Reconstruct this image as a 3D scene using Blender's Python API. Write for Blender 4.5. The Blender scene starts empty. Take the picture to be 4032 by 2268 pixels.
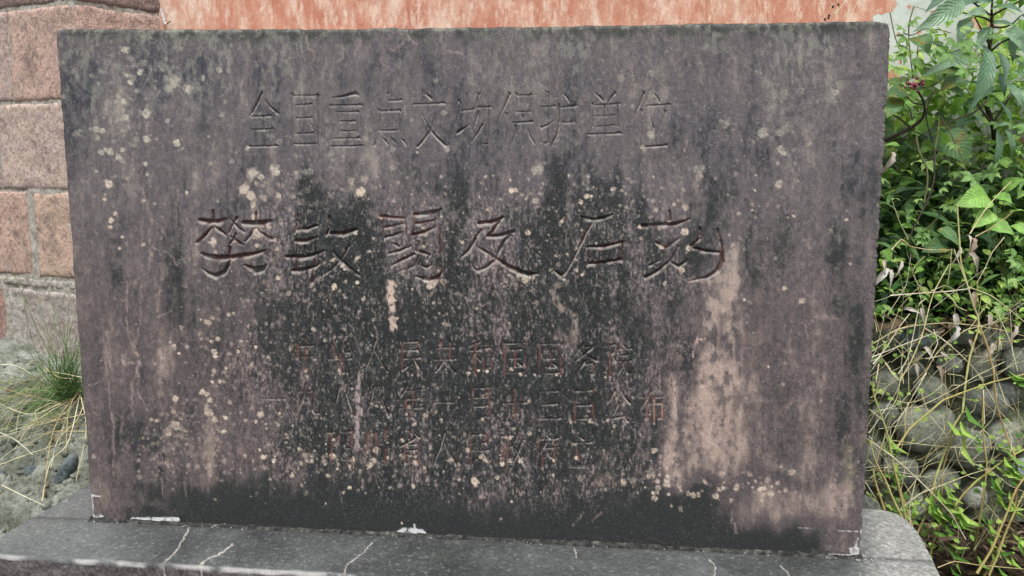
import bpy, math, random
import numpy as np
from mathutils import Vector, Matrix

rng = np.random.default_rng(7)
random.seed(7)
sc = bpy.context.scene
COL = sc.collection

# ------------------------------------------------------------------ camera, light, exposure
F = 3400.0
M = np.array([[9.93701728e-01, 1.12054159e-01, 8.60710711e-04],
              [1.66328144e-02, -1.39896012e-01, -9.90026492e-01],
              [-1.10816176e-01, 9.83805352e-01, -1.40878685e-01]])
Z0 = 0.42                                    # height of the plinth top
CAM = np.array([1.44259661, -2.18008512, 0.99542901 + Z0])
cam_d = bpy.data.cameras.new('camera')
cam_d.sensor_width = 36.0
cam_d.lens = F / 4032 * 36
cam_d.clip_start = 0.05
cam_d.clip_end = 400
cam = bpy.data.objects.new('camera', cam_d)
COL.objects.link(cam)
R = np.array([M[0], -M[1], -M[2]]).T
cam.matrix_world = Matrix([[*R[0], CAM[0]], [*R[1], CAM[1]], [*R[2], CAM[2]], [0, 0, 0, 1]])
sc.camera = cam

SUN_EL, SUN_AZ = math.radians(68), math.radians(172)     # azimuth: towards +Y is 0; sun stands behind the viewer, high
world = bpy.data.worlds.new('World')
sc.world = world
world.use_nodes = True
wn = world.node_tree
bgn = wn.nodes['Background']
sky = wn.nodes.new('ShaderNodeTexSky')
sky.sky_type = 'NISHITA'
sky.sun_disc = False
sky.sun_elevation = SUN_EL
sky.sun_rotation = SUN_AZ
sky.dust_density = 4.0
sky.air_density = 1.0
hs = wn.nodes.new('ShaderNodeHueSaturation')
hs.inputs['Saturation'].default_value = 0.22
wn.links.new(sky.outputs[0], hs.inputs['Color'])
wn.links.new(hs.outputs[0], bgn.inputs['Color'])
bgn.inputs['Strength'].default_value = 0.15
sun_d = bpy.data.lights.new('sun', 'SUN')
sun_d.energy = 1.5
sun_d.angle = math.radians(14)
sun_d.color = (1.0, 0.98, 0.95)
sun = bpy.data.objects.new('sun', sun_d)
COL.objects.link(sun)
sd = Vector((math.sin(SUN_AZ) * math.cos(SUN_EL), math.cos(SUN_AZ) * math.cos(SUN_EL), math.sin(SUN_EL)))
sun.rotation_euler = sd.to_track_quat('Z', 'Y').to_euler()
sun.location = (0, -3, 6)
sc.view_settings.view_transform = 'Standard'
sc.view_settings.look = 'None'
sc.view_settings.gamma = 1.0
sc.view_settings.use_curve_mapping = False
sc.view_settings.exposure = 1.12

# ------------------------------------------------------------------ helpers
def ray(px, py):
    px = np.asarray(px, float); py = np.asarray(py, float)
    d = np.stack([(px - 2016) / F, (py - 1134) / F, np.ones_like(px)], -1)
    return d @ M
def at_depth(px, py, d):
    return CAM + ray(px, py) * d
def on_y(px, py, y):
    r = ray(px, py); s = (y - CAM[1]) / r[..., 1]
    return CAM + r * s[..., None]
def on_z(px, py, z):
    r = ray(px, py); s = (z - CAM[2]) / r[..., 2]
    return CAM + r * s[..., None]
def on_plane(px, py, P, n):
    r = ray(px, py); s = ((P - CAM) @ n) / (r @ n)
    return CAM + r * s[..., None]
def project(P):
    q = (P - CAM) @ M.T
    return q[..., 0] / q[..., 2] * F + 2016, q[..., 1] / q[..., 2] * F + 1134

TAB = rng.random((8, 256, 256)).astype(np.float32)
def vn(x, y, seed=0):
    """value noise, 0..1"""
    t = TAB[seed % 8]
    x = x + 37.3 * seed; y = y + 17.9 * seed
    xi = np.floor(x).astype(int); yi = np.floor(y).astype(int)
    fx = x - xi; fy = y - yi
    fx = fx * fx * (3 - 2 * fx); fy = fy * fy * (3 - 2 * fy)
    a = t[yi & 255, xi & 255]; b = t[yi & 255, (xi + 1) & 255]
    c = t[(yi + 1) & 255, xi & 255]; d = t[(yi + 1) & 255, (xi + 1) & 255]
    return (a + (b - a) * fx) * (1 - fy) + (c + (d - c) * fx) * fy
def fbm(x, y, seed=0, o=4, g=0.5):
    s = 0; a = 1; n = 0
    for i in range(o):
        s = s + a * vn(x * 2 ** i, y * 2 ** i, seed + i); n += a; a *= g
    return s / n
def sst(a, b, x):
    t = np.clip((x - a) / (b - a), 0, 1)
    return t * t * (3 - 2 * t)
def lin(c):
    c = np.asarray(c, float) / 255
    return np.where(c <= 0.04045, c / 12.92, ((c + 0.055) / 1.055) ** 2.4)

def mesh_np(name, V, Fq, mats=None, smooth=True, attrs=None, uv=None):
    me = bpy.data.meshes.new(name)
    V = np.asarray(V, np.float32)
    if isinstance(Fq, np.ndarray):
        nf, k = Fq.shape
        me.vertices.add(len(V)); me.vertices.foreach_set('co', V.ravel())
        me.loops.add(nf * k); me.loops.foreach_set('vertex_index', Fq.astype(np.int32).ravel())
        me.polygons.add(nf)
        me.polygons.foreach_set('loop_start', np.arange(0, nf * k, k, dtype=np.int32))
        me.polygons.foreach_set('loop_total', np.full(nf, k, dtype=np.int32))
    else:
        me.from_pydata([tuple(map(float, v)) for v in V], [], [tuple(f) for f in Fq])
    me.update(calc_edges=True)
    if smooth:
        me.polygons.foreach_set('use_smooth', np.ones(len(me.polygons), bool))
    if attrs:
        for an, arr in attrs.items():
            arr = np.asarray(arr, np.float32)
            if arr.ndim == 2:
                a = me.attributes.new(an, 'FLOAT_COLOR', 'POINT')
                if arr.shape[1] == 3:
                    arr = np.concatenate([arr, np.ones((len(arr), 1), np.float32)], 1)
                a.data.foreach_set('color', arr.ravel())
            else:
                a = me.attributes.new(an, 'FLOAT', 'POINT')
                a.data.foreach_set('value', arr)
    me.validate(); me.update()
    for m in (mats or []):
        me.materials.append(m)
    return me
def link(name, me, parent=None, loc=None):
    o = bpy.data.objects.new(name, me)
    COL.objects.link(o)
    if parent is not None:
        o.parent = parent
    if loc is not None:
        o.location = loc
    return o
def tag(o, label=None, cat=None, group=None, kind=None):
    if label: o['label'] = label
    if cat: o['category'] = cat
    if group: o['group'] = group
    if kind: o['kind'] = kind
    return o
def empty(name, loc, label=None, cat=None, group=None):
    o = bpy.data.objects.new(name, None)
    o.empty_display_size = 0.1
    o.location = loc
    COL.objects.link(o)
    return tag(o, label, cat, group)
def gridfaces(nr, nc, off=0):
    i = np.arange(nr - 1)[:, None] * nc + np.arange(nc - 1)[None, :]
    i = i.ravel() + off
    return np.stack([i, i + nc, i + nc + 1, i + 1], 1)

# ------------------------------------------------------------------ materials
def newmat(name, rough=0.9, spec=0.2):
    m = bpy.data.materials.new(name); m.use_nodes = True
    nt = m.node_tree; b = nt.nodes['Principled BSDF']
    b.inputs['Roughness'].default_value = rough
    b.inputs['Specular IOR Level'].default_value = spec
    return m, nt, b
def N(nt, t, **kw):
    n = nt.nodes.new(t)
    for k, v in kw.items():
        if k in n.inputs.keys() if hasattr(n.inputs, 'keys') else False:
            n.inputs[k].default_value = v
        else:
            setattr(n, k, v)
    return n
def noise(nt, vec, scale, detail=5, rough=0.6, dist=0.0):
    n = nt.nodes.new('ShaderNodeTexNoise')
    n.inputs['Scale'].default_value = scale; n.inputs['Detail'].default_value = detail
    n.inputs['Roughness'].default_value = rough; n.inputs['Distortion'].default_value = dist
    if vec is not None: nt.links.new(vec, n.inputs['Vector'])
    return n.outputs['Fac']
def ramp(nt, fac, stops, interp='LINEAR'):
    n = nt.nodes.new('ShaderNodeValToRGB'); cr = n.color_ramp; cr.interpolation = interp
    while len(cr.elements) < len(stops): cr.elements.new(0.5)
    for e, (p, c) in zip(cr.elements, stops):
        e.position = p
        if not hasattr(c, '__len__'): c = (c, c, c)
        e.color = (*c, 1)
    nt.links.new(fac, n.inputs[0])
    return n.outputs[0]
def mix(nt, fac, a, b, mode='MIX'):
    n = nt.nodes.new('ShaderNodeMix'); n.data_type = 'RGBA'; n.blend_type = mode
    for s, v in ((n.inputs[0], fac), (n.inputs[6], a), (n.inputs[7], b)):
        if hasattr(v, 'is_output'): nt.links.new(v, s)
        elif hasattr(v, '__len__'): s.default_value = (*v, 1) if len(v) == 3 else v
        else: s.default_value = v
    return n.outputs[2]
def math_(nt, op, a, b=0.0, clamp=False):
    n = nt.nodes.new('ShaderNodeMath'); n.operation = op; n.use_clamp = clamp
    for s, v in ((n.inputs[0], a), (n.inputs[1], b)):
        if hasattr(v, 'is_output'): nt.links.new(v, s)
        else: s.default_value = v
    return n.outputs[0]
def bump(nt, bsdf, h, dist=0.002, strength=1.0, prev=None):
    n = nt.nodes.new('ShaderNodeBump'); n.inputs['Distance'].default_value = dist
    n.inputs['Strength'].default_value = strength
    nt.links.new(h, n.inputs['Height'])
    if prev is not None: nt.links.new(prev, n.inputs['Normal'])
    if bsdf is not None: nt.links.new(n.outputs[0], bsdf.inputs['Normal'])
    return n.outputs[0]
def pos(nt, scale=None):
    g = nt.nodes.new('ShaderNodeNewGeometry').outputs['Position']
    if scale is None: return g
    mp = nt.nodes.new('ShaderNodeMapping'); mp.inputs['Scale'].default_value = scale
    nt.links.new(g, mp.inputs['Vector']); return mp.outputs[0]
def objpos(nt, scale=None):
    g = nt.nodes.new('ShaderNodeTexCoord').outputs['Object']
    if scale is None: return g
    mp = nt.nodes.new('ShaderNodeMapping'); mp.inputs['Scale'].default_value = scale
    nt.links.new(g, mp.inputs['Vector']); return mp.outputs[0]
def sep(nt, v):
    n = nt.nodes.new('ShaderNodeSeparateXYZ'); nt.links.new(v, n.inputs[0]); return n.outputs
def attr(nt, name):
    n = nt.nodes.new('ShaderNodeAttribute'); n.attribute_name = name; return n
GAIN = 0.58            # display value wanted under this light -> surface albedo
def L(*c):
    return tuple(lin(c) * GAIN)

def stained_stone(name, bump_mm=0.0012):
    m, nt, b = newmat(name, 0.88, 0.25)
    c = attr(nt, 'stain').outputs['Color']
    p = pos(nt)
    n1 = noise(nt, p, 420, 3, 0.7)
    f = ramp(nt, n1, [(0.25, 0.5), (0.5, 1.0), (0.78, 1.65)])
    col = mix(nt, 1.0, c, f, 'MULTIPLY')
    n3 = noise(nt, p, 230, 2, 0.5)
    col = mix(nt, ramp(nt, n3, [(0.64, 0.0), (0.70, 0.30)]), col, (0.30, 0.27, 0.25))
    nt.links.new(col, b.inputs['Base Color'])
    h = noise(nt, p, 300, 4, 0.65)
    bump(nt, b, h, bump_mm, 0.9)
    return m
M_stele = stained_stone('weathered_red_sandstone', 0.0012)
M_plinth = stained_stone('weathered_plinth_stone', 0.0016)

# ------------------------------------------------------------------ the inscription: every carved stroke
S = []          # (list of (px, py, width px), paint strength, depth factor)
def crop(ox, oy, sc_, strokes, paint, df=1.0, wf=1.0):
    for s in strokes:
        S.append(([(ox + x * sc_, oy + y * sc_, w * sc_ * wf) for x, y, w in s], paint, df))
def Hh(x0, y0, x1, y1, w=20):        # horizontal with the little raised foot at its right end
    return [(x0, y0, w * .9), (x0 + (x1 - x0) * .8, y0 + (y1 - y0) * .8, w), (x0 + (x1 - x0) * .92, y1 - 5, w * 1.6), (x1, y1 + 3, w * .7)]
def Vv(x0, y0, x1, y1, w=24):        # vertical with a wedge at its head
    return [(x0 - 14, y0 - 6, w * .5), (x0 + 2, y0 + 6, w * 1.35), (x0 + (x1 - x0) * .12, y0 + (y1 - y0) * .12, w * .9), (x1, y1, w * .8)]
k1 = 900 / 2576
crop(950, 330, k1, [
 [(235,95,34),(190,190,46),(130,310,32),(82,372,8)], [(262,180,8),(330,260,30),(400,320,46),(428,340,16)],
 Hh(115,365,345,358), Vv(248,372,252,510), Hh(115,515,370,508), Hh(85,702,425,697,22), [(262,620,8),(262,700,20)],
 Vv(568,110,572,710,22), Hh(580,132,885,128), Hh(620,235,800,228), Hh(620,385,800,380), Hh(608,562,815,555),
 [(705,235,22),(708,555,20)], [(765,420,8),(795,460,22),(805,505,18)], Hh(595,675,850,675,22), Vv(865,125,868,712,24),
 [(1010,158,8),(1150,140,36),(1280,104,50),(1328,126,14)], Hh(1000,242,1370,238), [(1200,180,18),(1200,700,20)],
 Vv(1085,310,1090,545,18), Hh(1090,315,1330,312), Vv(1312,312,1312,548,22), Hh(1110,420,1285,420), Hh(1115,532,1280,532),
 Hh(1050,615,1350,610), Hh(1010,702,1380,697,22),
 Vv(1650,100,1652,300,22), Hh(1660,186,1815,180), Vv(1556,285,1556,525,22), Hh(1570,305,1805,295), Vv(1790,300,1785,528,22),
 Hh(1570,525,1755,523), [(1520,615,12),(1500,690,32)], [(1583,598,8),(1625,640,30),(1655,680,16)], [(1665,590,8),(1710,630,30),(1752,670,14)],
 [(1788,603,8),(1835,645,32),(1860,690,16)],
 [(2055,95,8),(2110,130,38),(2145,165,34)], Hh(1940,228,2305,215,22), [(2185,340,14),(2130,520,26),(2060,620,32),(1988,705,40)],
 [(2033,335,8),(2110,490,24),(2200,600,36),(2300,690,46),(2325,700,10)],
], 0.16, 0.62, 0.78)
crop(1800, 330, k1, [
 [(20,190,30),(38,215,24),(25,310,20),(0,405,8)], Hh(45,300,205,283,18), Vv(105,105,122,690,22), [(0,552,34),(90,490,34),(150,445,8)],
 [(225,100,12),(245,112,32),(215,230,20),(158,352,8)], Hh(215,262,380,258), [(355,262,26),(355,560,24),(348,680,30),(265,668,8)],
 [(240,310,28),(212,420,22),(170,525,8)], [(285,460,34),(240,540,30),(163,652,8)],
 [(575,98,24),(595,110,34),(540,240,26),(458,412,8)], Vv(555,330,556,700,20), Vv(668,108,672,322,22), Hh(680,130,845,122), Vv(818,130,815,320,24),
 Hh(685,312,825,312), Hh(625,435,858,425,22), Vv(740,352,742,700,24), [(655,465,30),(655,560,22),(608,702,8)], [(790,490,8),(830,600,26),(872,668,26)],
 [(1008,92,24),(1030,96,26),(1030,330,20),(1028,650,22),(1000,672,22),(955,655,8)], Hh(945,258,1110,250), [(948,490,32),(1030,455,24),(1085,412,8)],
 [(1180,92,8),(1235,145,28),(1262,195,24)], Hh(1165,262,1352,243), [(1145,230,34),(1150,400,30),(1130,560,32),(1080,650,28),(1038,735,8)],
 Hh(1180,432,1310,430,16), Vv(1325,250,1322,430,18),
 [(1545,92,8),(1610,145,36),(1642,182,30)], [(1770,82,20),(1780,100,36),(1730,160,30),(1690,215,8)], Vv(1528,215,1530,478,22), Hh(1550,238,1845,222),
 Vv(1808,232,1810,478,24), Hh(1550,360,1778,355,16), Hh(1555,480,1780,467,16), Hh(1458,568,1862,553,22), Vv(1660,240,1660,735,22),
 [(2085,85,20),(2105,98,34),(2060,225,26),(1968,402,8)], Vv(2075,288,2070,705,22), [(2200,90,8),(2255,145,28),(2278,205,22)], Hh(2130,245,2408,230,22),
 [(2165,320,6),(2190,400,16),(2212,490,34)], [(2330,298,16),(2350,308,28),(2310,400,16),(2228,662,8)], Hh(2112,708,2370,690,26),
], 0.16, 0.62, 0.78)
k2 = 700 / 2576
crop(740, 760, k2, [
 [(180,390,84),(300,412,92),(430,415,92),(550,380,74)], [(360,255,62),(365,400,66),(368,640,40)],
 [(340,500,48),(260,600,62),(130,715,56)], [(390,480,36),(460,540,62),(545,600,46)],
 [(590,350,20),(680,440,50),(750,515,62),(812,560,40)], [(712,360,72),(660,440,44),(592,570,36)],
 [(600,612,18),(680,670,50),(740,718,62),(808,750,36)], [(692,588,50),(660,670,40),(582,762,30)],
 [(815,430,92),(960,440,106),(1100,430,100),(1195,405,70)], [(985,285,52),(985,520,56)],
 [(950,520,36),(900,620,56),(830,705,38)], [(1020,530,36),(1110,610,66),(1200,660,66),(1262,660,20)],
 [(205,880,64),(300,915,90),(450,940,96),(650,930,92),(900,890,84),(1060,850,56),(1175,815,18)],
 [(600,785,66),(600,950,56),(585,1050,76),(520,1150,92),(400,1205,90),(290,1160,58),(195,1078,14)],
 [(815,1035,24),(920,1085,90),(990,1120,140),(1070,1100,120),(1158,1025,16)],
 [(1585,310,66),(1590,430,46),(1545,570,44)], [(1590,525,66),(1720,520,74),(1870,465,40)], [(1565,690,84),(1700,690,84),(1880,635,36)],
 [(1580,700,44),(1572,1100,44)], [(1860,650,44),(1830,1080,52)], [(1690,765,44),(1690,880,44)],
 [(1425,920,70),(1650,928,84),(1800,900,74),(2000,820,20)], [(1525,1120,76),(1680,1110,86),(1850,1060,56),(1915,1005,12)], [(1815,1100,40),(1800,1295,62)],
 [(2040,340,56),(2050,500,46),(2005,600,50)], [(2070,580,76),(2250,590,90),(2435,525,60)],
 [(2095,840,26),(2200,960,70),(2330,1080,80),(2490,1190,30)], [(2330,760,36),(2240,930,44),(2100,1090,44),(1920,1205,18)],
], 0.9, 0.66, 0.88)
k3 = 720 / 2576
crop(1440, 760, k3, [
 [(205,325,64),(380,345,56),(545,350,34)], [(262,485,46),(400,460,46),(525,425,30)], [(265,625,44),(390,592,50),(520,545,32)],
 [(248,330,30),(250,800,26)], [(545,340,36),(575,590,30)],
 [(690,300,78),(850,295,88),(980,270,80),(1060,225,46)], [(695,425,56),(840,412,60),(985,378,40)], [(655,590,56),(800,555,62),(978,480,40)],
 [(692,290,26),(668,590,36)], [(1020,270,56),(1042,700,46),(1062,1130,56),(1000,1200,84),(870,1225,80),(690,1162,20)],
 [(380,700,16),(470,745,40)], [(325,845,36),(480,812,60),(645,735,24)], [(375,1015,40),(520,935,60),(675,858,50)], [(400,1128,16),(545,1068,26)],
 [(430,830,24),(408,1000,28)], [(745,680,34),(740,790,36)], [(695,800,26),(800,835,50),(892,865,50),(865,945,34)],
 [(745,880,26),(690,1015,66),(585,1072,24)], [(770,1008,16),(860,1050,48),(932,1005,14)], [(560,660,16),(562,760,26)],
 [(1598,425,76),(1760,412,82),(1860,380,74),(1935,335,50)], [(1870,400,74),(1800,520,56),(1710,600,46)],
 [(1715,605,60),(1860,602,66),(1960,580,76),(2078,540,76)], [(2030,590,96),(1930,700,66),(1860,860,56),(1800,960,48),(1700,1045,60),(1580,1090,56),(1515,1050,34),(1478,975,8)],
 [(1625,510,36),(1540,650,62),(1440,810,62),(1325,920,14)], [(1570,750,26),(1700,830,56),(1850,930,70),(2000,1030,84),(2180,1110,96),(2290,1150,100),(2440,1130,14)],
], 0.9, 0.66, 0.88)
k4 = 780 / 2576
crop(2140, 760, k4, [
 [(485,308,40),(640,345,62),(780,325,56),(890,275,36)], [(660,350,36),(560,500,36),(420,800,38),(300,1010,48),(230,1080,76),(110,975,14)],
 [(565,700,44),(800,690,62),(1045,630,36)], [(580,700,40),(580,930,40)], [(1032,650,46),(1015,880,46)], [(590,915,54),(800,900,64),(1015,858,52)],
 [(1640,230,44),(1645,345,48)], [(1290,425,64),(1500,412,74),(1720,405,70),(1915,322,16)],
 [(1460,635,36),(1530,680,52),(1600,715,46)], [(1780,570,16),(1690,640,50),(1600,712,46)], [(1750,690,34),(1650,870,38),(1500,1000,56),(1330,1095,60)],
 [(1540,855,16),(1390,935,46)], [(1640,885,24),(1760,950,62),(1885,865,24)],
 [(2035,455,56),(2030,600,46),(1930,680,52)], [(1955,712,56),(2120,755,62),(2290,765,44)], [(2265,475,50),(2320,700,56),(2320,890,92),(2260,1010,80),(2120,1095,58),(1880,1142,14)],
], 0.9, 0.6, 0.88)
# the three lines of small characters: strokes on a 0-100 box, (x, y) from top left
def h(x0, y, x1): return [(x0, y, 5), (x1 - 10, y - 1, 5.5), (x1 - 4, y - 3, 9), (x1, y, 4)]
def v(x, y0, y1): return [(x - 3, y0 - 2, 4), (x, y0 + 2, 10), (x, y0 + 12, 8), (x, y1 - 6, 8), (x, y1, 10)]
def dgl(x0, y0, x1, y1): return [(x0 + 2, y0 - 2, 5), (x0, y0 + 3, 10), ((x0 + x1) / 2 + 4, (y0 + y1) / 2, 8), (x1, y1, 3)]   # left-falling
def dgr(x0, y0, x1, y1): return [(x0, y0, 3), ((x0 + x1) / 2 - 2, (y0 + y1) / 2 + 2, 7), (x1, y1, 11)]                        # right-falling
G = {
 '中': [v(18, 22, 62), h(18, 24, 84), v(84, 22, 62), h(20, 58, 82), v(50, 0, 100)],
 '华': [dgl(34, 0, 8, 34), v(22, 22, 46), dgl(80, 6, 54, 28), [(60, 2, 9), (60, 34, 8), (64, 42, 7), (90, 42, 8), (92, 30, 4)], h(4, 62, 96), v(50, 48, 100)],
 '人': [dgl(50, 0, 6, 100), dgr(48, 32, 96, 98)],
 '民': [h(18, 6, 82), v(80, 6, 34), h(20, 32, 80), v(18, 6, 92), [(18, 94, 7), (44, 78, 4)], h(20, 56, 92), dgr(52, 34, 94, 96)],
 '共': [h(12, 22, 88), h(4, 58, 96), v(32, 2, 58), v(68, 2, 58), dgl(34, 68, 10, 98), dgr(62, 68, 90, 98)],
 '和': [dgl(46, 0, 8, 14), h(4, 28, 54), v(30, 8, 100), dgl(28, 34, 4, 70), dgr(34, 40, 52, 60), v(64, 20, 88), h(64, 22, 96), v(95, 20, 88), h(66, 82, 94)],
 '国': [v(8, 2, 100), h(8, 4, 92), v(92, 2, 100), h(10, 94, 90), h(26, 24, 76), h(28, 50, 72), h(22, 76, 80), v(50, 24, 76), dgr(60, 58, 72, 70)],
 '务': [dgl(42, 0, 10, 36), h(34, 12, 82), dgl(78, 12, 6, 58), dgr(30, 22, 96, 54), h(20, 64, 84), v(82, 64, 94), [(82, 96, 8), (64, 92, 4)], dgl(48, 54, 10, 98)],
 '院': [v(10, 2, 100), h(10, 4, 34), dgr(34, 6, 22, 30), dgr(22, 30, 34, 54), dgr(64, 0, 72, 10), h(42, 16, 98), v(42, 14, 28), h(52, 36, 90), h(44, 54, 98), dgl(62, 56, 40, 98), [(80, 56, 8), (80, 90, 8), (96, 92, 8), (98, 78, 4)]],
 '一': [h(2, 50, 98)],
 '九': [dgl(40, 0, 4, 98), h(10, 26, 72), [(70, 26, 8), (68, 84, 8), (76, 94, 9), (94, 92, 9), (98, 74, 4)]],
 '八': [dgl(36, 4, 4, 98), dgr(56, 4, 96, 98)],
 '年': [dgl(28, 0, 6, 36), h(26, 16, 88), h(24, 42, 84), h(2, 70, 98), v(54, 16, 100), v(26, 42, 70)],
 '月': [dgl(20, 2, 4, 98), h(20, 4, 84), v(84, 2, 92), [(84, 94, 9), (66, 90, 4)], h(22, 32, 82), h(22, 60, 82)],
 '十': [h(2, 48, 98), v(50, 0, 100)],
 '三': [h(14, 10, 88), h(18, 50, 84), h(2, 94, 98)],
 '日': [v(14, 2, 100), h(14, 6, 86), v(86, 2, 100), h(16, 50, 84), h(16, 92, 84)],
 '公': [dgl(36, 2, 4, 46), dgr(60, 2, 96, 42), [(50, 44, 9), (34, 72, 6), (18, 90, 8), (80, 82, 7)], dgr(66, 66, 88, 98)],
 '布': [h(4, 22, 96), dgl(42, 0, 2, 60), v(28, 40, 86), h(28, 42, 88), v(88, 40, 84), [(88, 88, 9), (76, 84, 4)], v(56, 26, 100)],
 '四': [v(8, 4, 100), h(8, 8, 92), v(92, 4, 100), h(10, 90, 90), dgl(38, 12, 26, 60), [(62, 12, 8), (62, 48, 8), (66, 58, 7), (84, 58, 8)]],
 '川': [dgl(18, 2, 6, 98), v(50, 6, 90), v(88, 0, 100)],
 '省': [v(50, 0, 26), dgr(24, 8, 14, 24), dgr(70, 6, 88, 20), dgl(70, 20, 4, 50), v(28, 42, 100), h(28, 42, 82), v(82, 42, 100), h(30, 60, 80), h(30, 76, 80), h(30, 94, 80)],
 '政': [h(2, 8, 52), v(28, 8, 80), h(28, 42, 50), v(10, 40, 86), h(2, 88, 52), dgl(66, 0, 48, 40), h(60, 22, 98), dgl(86, 24, 46, 98), dgr(56, 42, 98, 96)],
 '府': [dgr(50, 0, 58, 10), h(10, 14, 96), dgl(12, 14, 2, 98), dgl(40, 24, 20, 60), v(30, 48, 100), h(46, 42, 98), v(82, 26, 92), [(82, 94, 8), (70, 90, 4)], dgr(54, 56, 64, 72)],
 '立': [dgr(46, 0, 56, 14), h(6, 24, 94), dgr(26, 34, 38, 76), dgl(76, 34, 60, 86), h(0, 94, 100)],
}
def small(txt, x0, x1, y0, y1, W=98, H=128, paint=0.82):
    for i, ch in enumerate(txt):
        t = i / (len(txt) - 1)
        cx = x0 + (x1 - x0) * t; cy = y0 + (y1 - y0) * t
        hh = 30 if ch == '一' else H
        for st in G[ch]:
            if ch == '一': pts = [(cx - W / 2 + a * W / 100, cy + H / 2 + 0 * b, w * 1.05) for a, b, w in st]
            else: pts = [(cx - W / 2 + a * W / 100, cy + b * H / 100, w * 1.05) for a, b, w in st]
            P_ = np.array(pts); vert = abs(P_[-1, 0] - P_[0, 0]) < .22 * abs(P_[-1, 1] - P_[0, 1])
            if vert: S.append((pts, paint, 0.42))
            else: S.append(([(a, b, w * (.8 if abs(P_[-1, 1] - P_[0, 1]) < 8 else .95)) for a, b, w in pts], paint * .3, 0.75))
small('中华人民共和国国务院', 1203, 2441, 1330, 1352)
small('一九八八年一月十三日公布', 1078, 2570, 1505, 1535)
small('四川省人民政府立', 1345, 2291, 1690, 1712, 96, 126)

# ------------------------------------------------------------------ the stele slab: carved, weathered front face
def lin_rows():
    r = [95.0]
    while r[-1] < 2230:
        y = r[-1]
        st = 2.3 if (345 < y < 600 or 1318 < y < 1850) else 2.6 if 790 < y < 1125 else 4.6
        r.append(y + st)
    return np.array(r)
def lin_cols():
    r = [200.0]
    while r[-1] < 3530:
        x = r[-1]
        r.append(x + (3.0 if 850 < x < 2900 else 4.6))
    return np.array(r)
cs = lin_cols(); cs = (cs - cs[0]) / (cs[-1] - cs[0])
rs = lin_rows(); rs = (rs - rs[0]) / (rs[-1] - rs[0])
nr, nc = len(rs), len(cs)
Sg, Tg = np.meshgrid(cs, rs)
cTL, cTR, cBR, cBL = [on_y(*p, 0.0) for p in ((212, 110), (3516, 74), (3393, 2215), (361, 2047))]
# ragged outline
def jag(n, amp, seed, f):
    t = np.linspace(0, 1, n)
    return (fbm(t * f, t * 0 + 3.3, seed, 5, 0.62) - 0.5) * 2 * amp
topx = cTL[0] + (cTR[0] - cTL[0]) * cs
topz = cTL[2] + (cTR[2] - cTL[2]) * cs
topz = topz - 0.0075 * np.sin(np.pi * cs) - 0.002 + jag(nc, 0.0032, 1, 26) + jag(nc, 0.0022, 4, 90)
botx = cBL[0] + (cBR[0] - cBL[0]) * cs
botz = np.full(nc, Z0 - 0.02)
left = jag(nr, 0.003, 2, 24) + jag(nr, 0.0022, 6, 90)
right = jag(nr, 0.0035, 3, 26) + np.minimum(0, jag(nr, 0.008, 5, 110))
W_ = topx[-1]
X = topx[None, :] * (1 - Tg) + botx[None, :] * Tg
Z = topz[None, :] * (1 - Tg) + botz[None, :] * Tg
dl = np.maximum(0, Sg) * 2.1; dr = (1 - Sg) * 2.1; dt = Tg * 1.34
X = X + left[:, None] * np.exp(-dl / 0.03) + right[:, None] * np.exp(-dr / 0.03)
# corner rounding at the top right
X = X - 0.010 * np.exp(-((dr / 0.03) + (dt / 0.02)))
Z = Z - 0.006 * np.exp(-((dr / 0.025) + (dt / 0.03))) - 0.004 * np.exp(-((dl / 0.02) + (dt / 0.03)))
Y = np.zeros_like(X)
PX, PY = project(np.stack([X, Y, Z], -1))

# carving: V-cut strokes
depth = np.zeros_like(X); groove = np.zeros_like(X); paintm = np.zeros_like(X)
MMPX = 2.1 / 3290
pxc = PX.mean(0); 
wob = (fbm(PX / 22, PY / 22, 4, 3) - 0.5)
big = sst(700, 760, PY) * (1 - sst(1180, 1240, PY))
WX = PX + wob * (1.6 + 3 * big); WY = PY + (fbm(PX / 18, PY / 18, 6, 3) - 0.5) * (1.2 + 2.6 * big)
for pts, paint, df in S:
    P = np.array(pts)
    m = P[:, 2].max() / 2 + 8
    x0, x1 = P[:, 0].min() - m, P[:, 0].max() + m; y0, y1 = P[:, 1].min() - m, P[:, 1].max() + m
    ry = np.where((PY[:, nc // 2] > y0 - 80) & (PY[:, nc // 2] < y1 + 80))[0]
    rx = np.where((pxc > x0 - 90) & (pxc < x1 + 90))[0]
    if len(ry) == 0 or len(rx) == 0: continue
    sl = (slice(ry[0], ry[-1] + 1), slice(rx[0], rx[-1] + 1))
    ax, ay = WX[sl], WY[sl]
    best = np.full(ax.shape, -1.0); bw = np.zeros(ax.shape)
    for (xa, ya, wa), (xb, yb, wb) in zip(P[:-1], P[1:]):
        dx, dy = xb - xa, yb - ya
        t = np.clip(((ax - xa) * dx + (ay - ya) * dy) / (dx * dx + dy * dy + 1e-6), 0, 1)
        d = np.hypot(ax - xa - t * dx, ay - ya - t * dy)
        hw = np.maximum((wa + (wb - wa) * t) / 2, 1.3)
        q = hw - d                         # distance inside the stroke
        u = q > best
        best = np.where(u, q, best); bw = np.where(u, hw, bw)
    dd = np.minimum(best * 1.9 * df * 1.6, 15) * MMPX
    depth[sl] = np.maximum(depth[sl], np.maximum(dd, 0))
    gm = sst(-0.8, 2.0, best)
    groove[sl] = np.maximum(groove[sl], gm)
    paintm[sl] = np.maximum(paintm[sl], gm * paint)
depth = depth * (1 - big * .55 * sst(.5, .7, fbm(PX / 90, PY / 60, 7, 4)))
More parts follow.
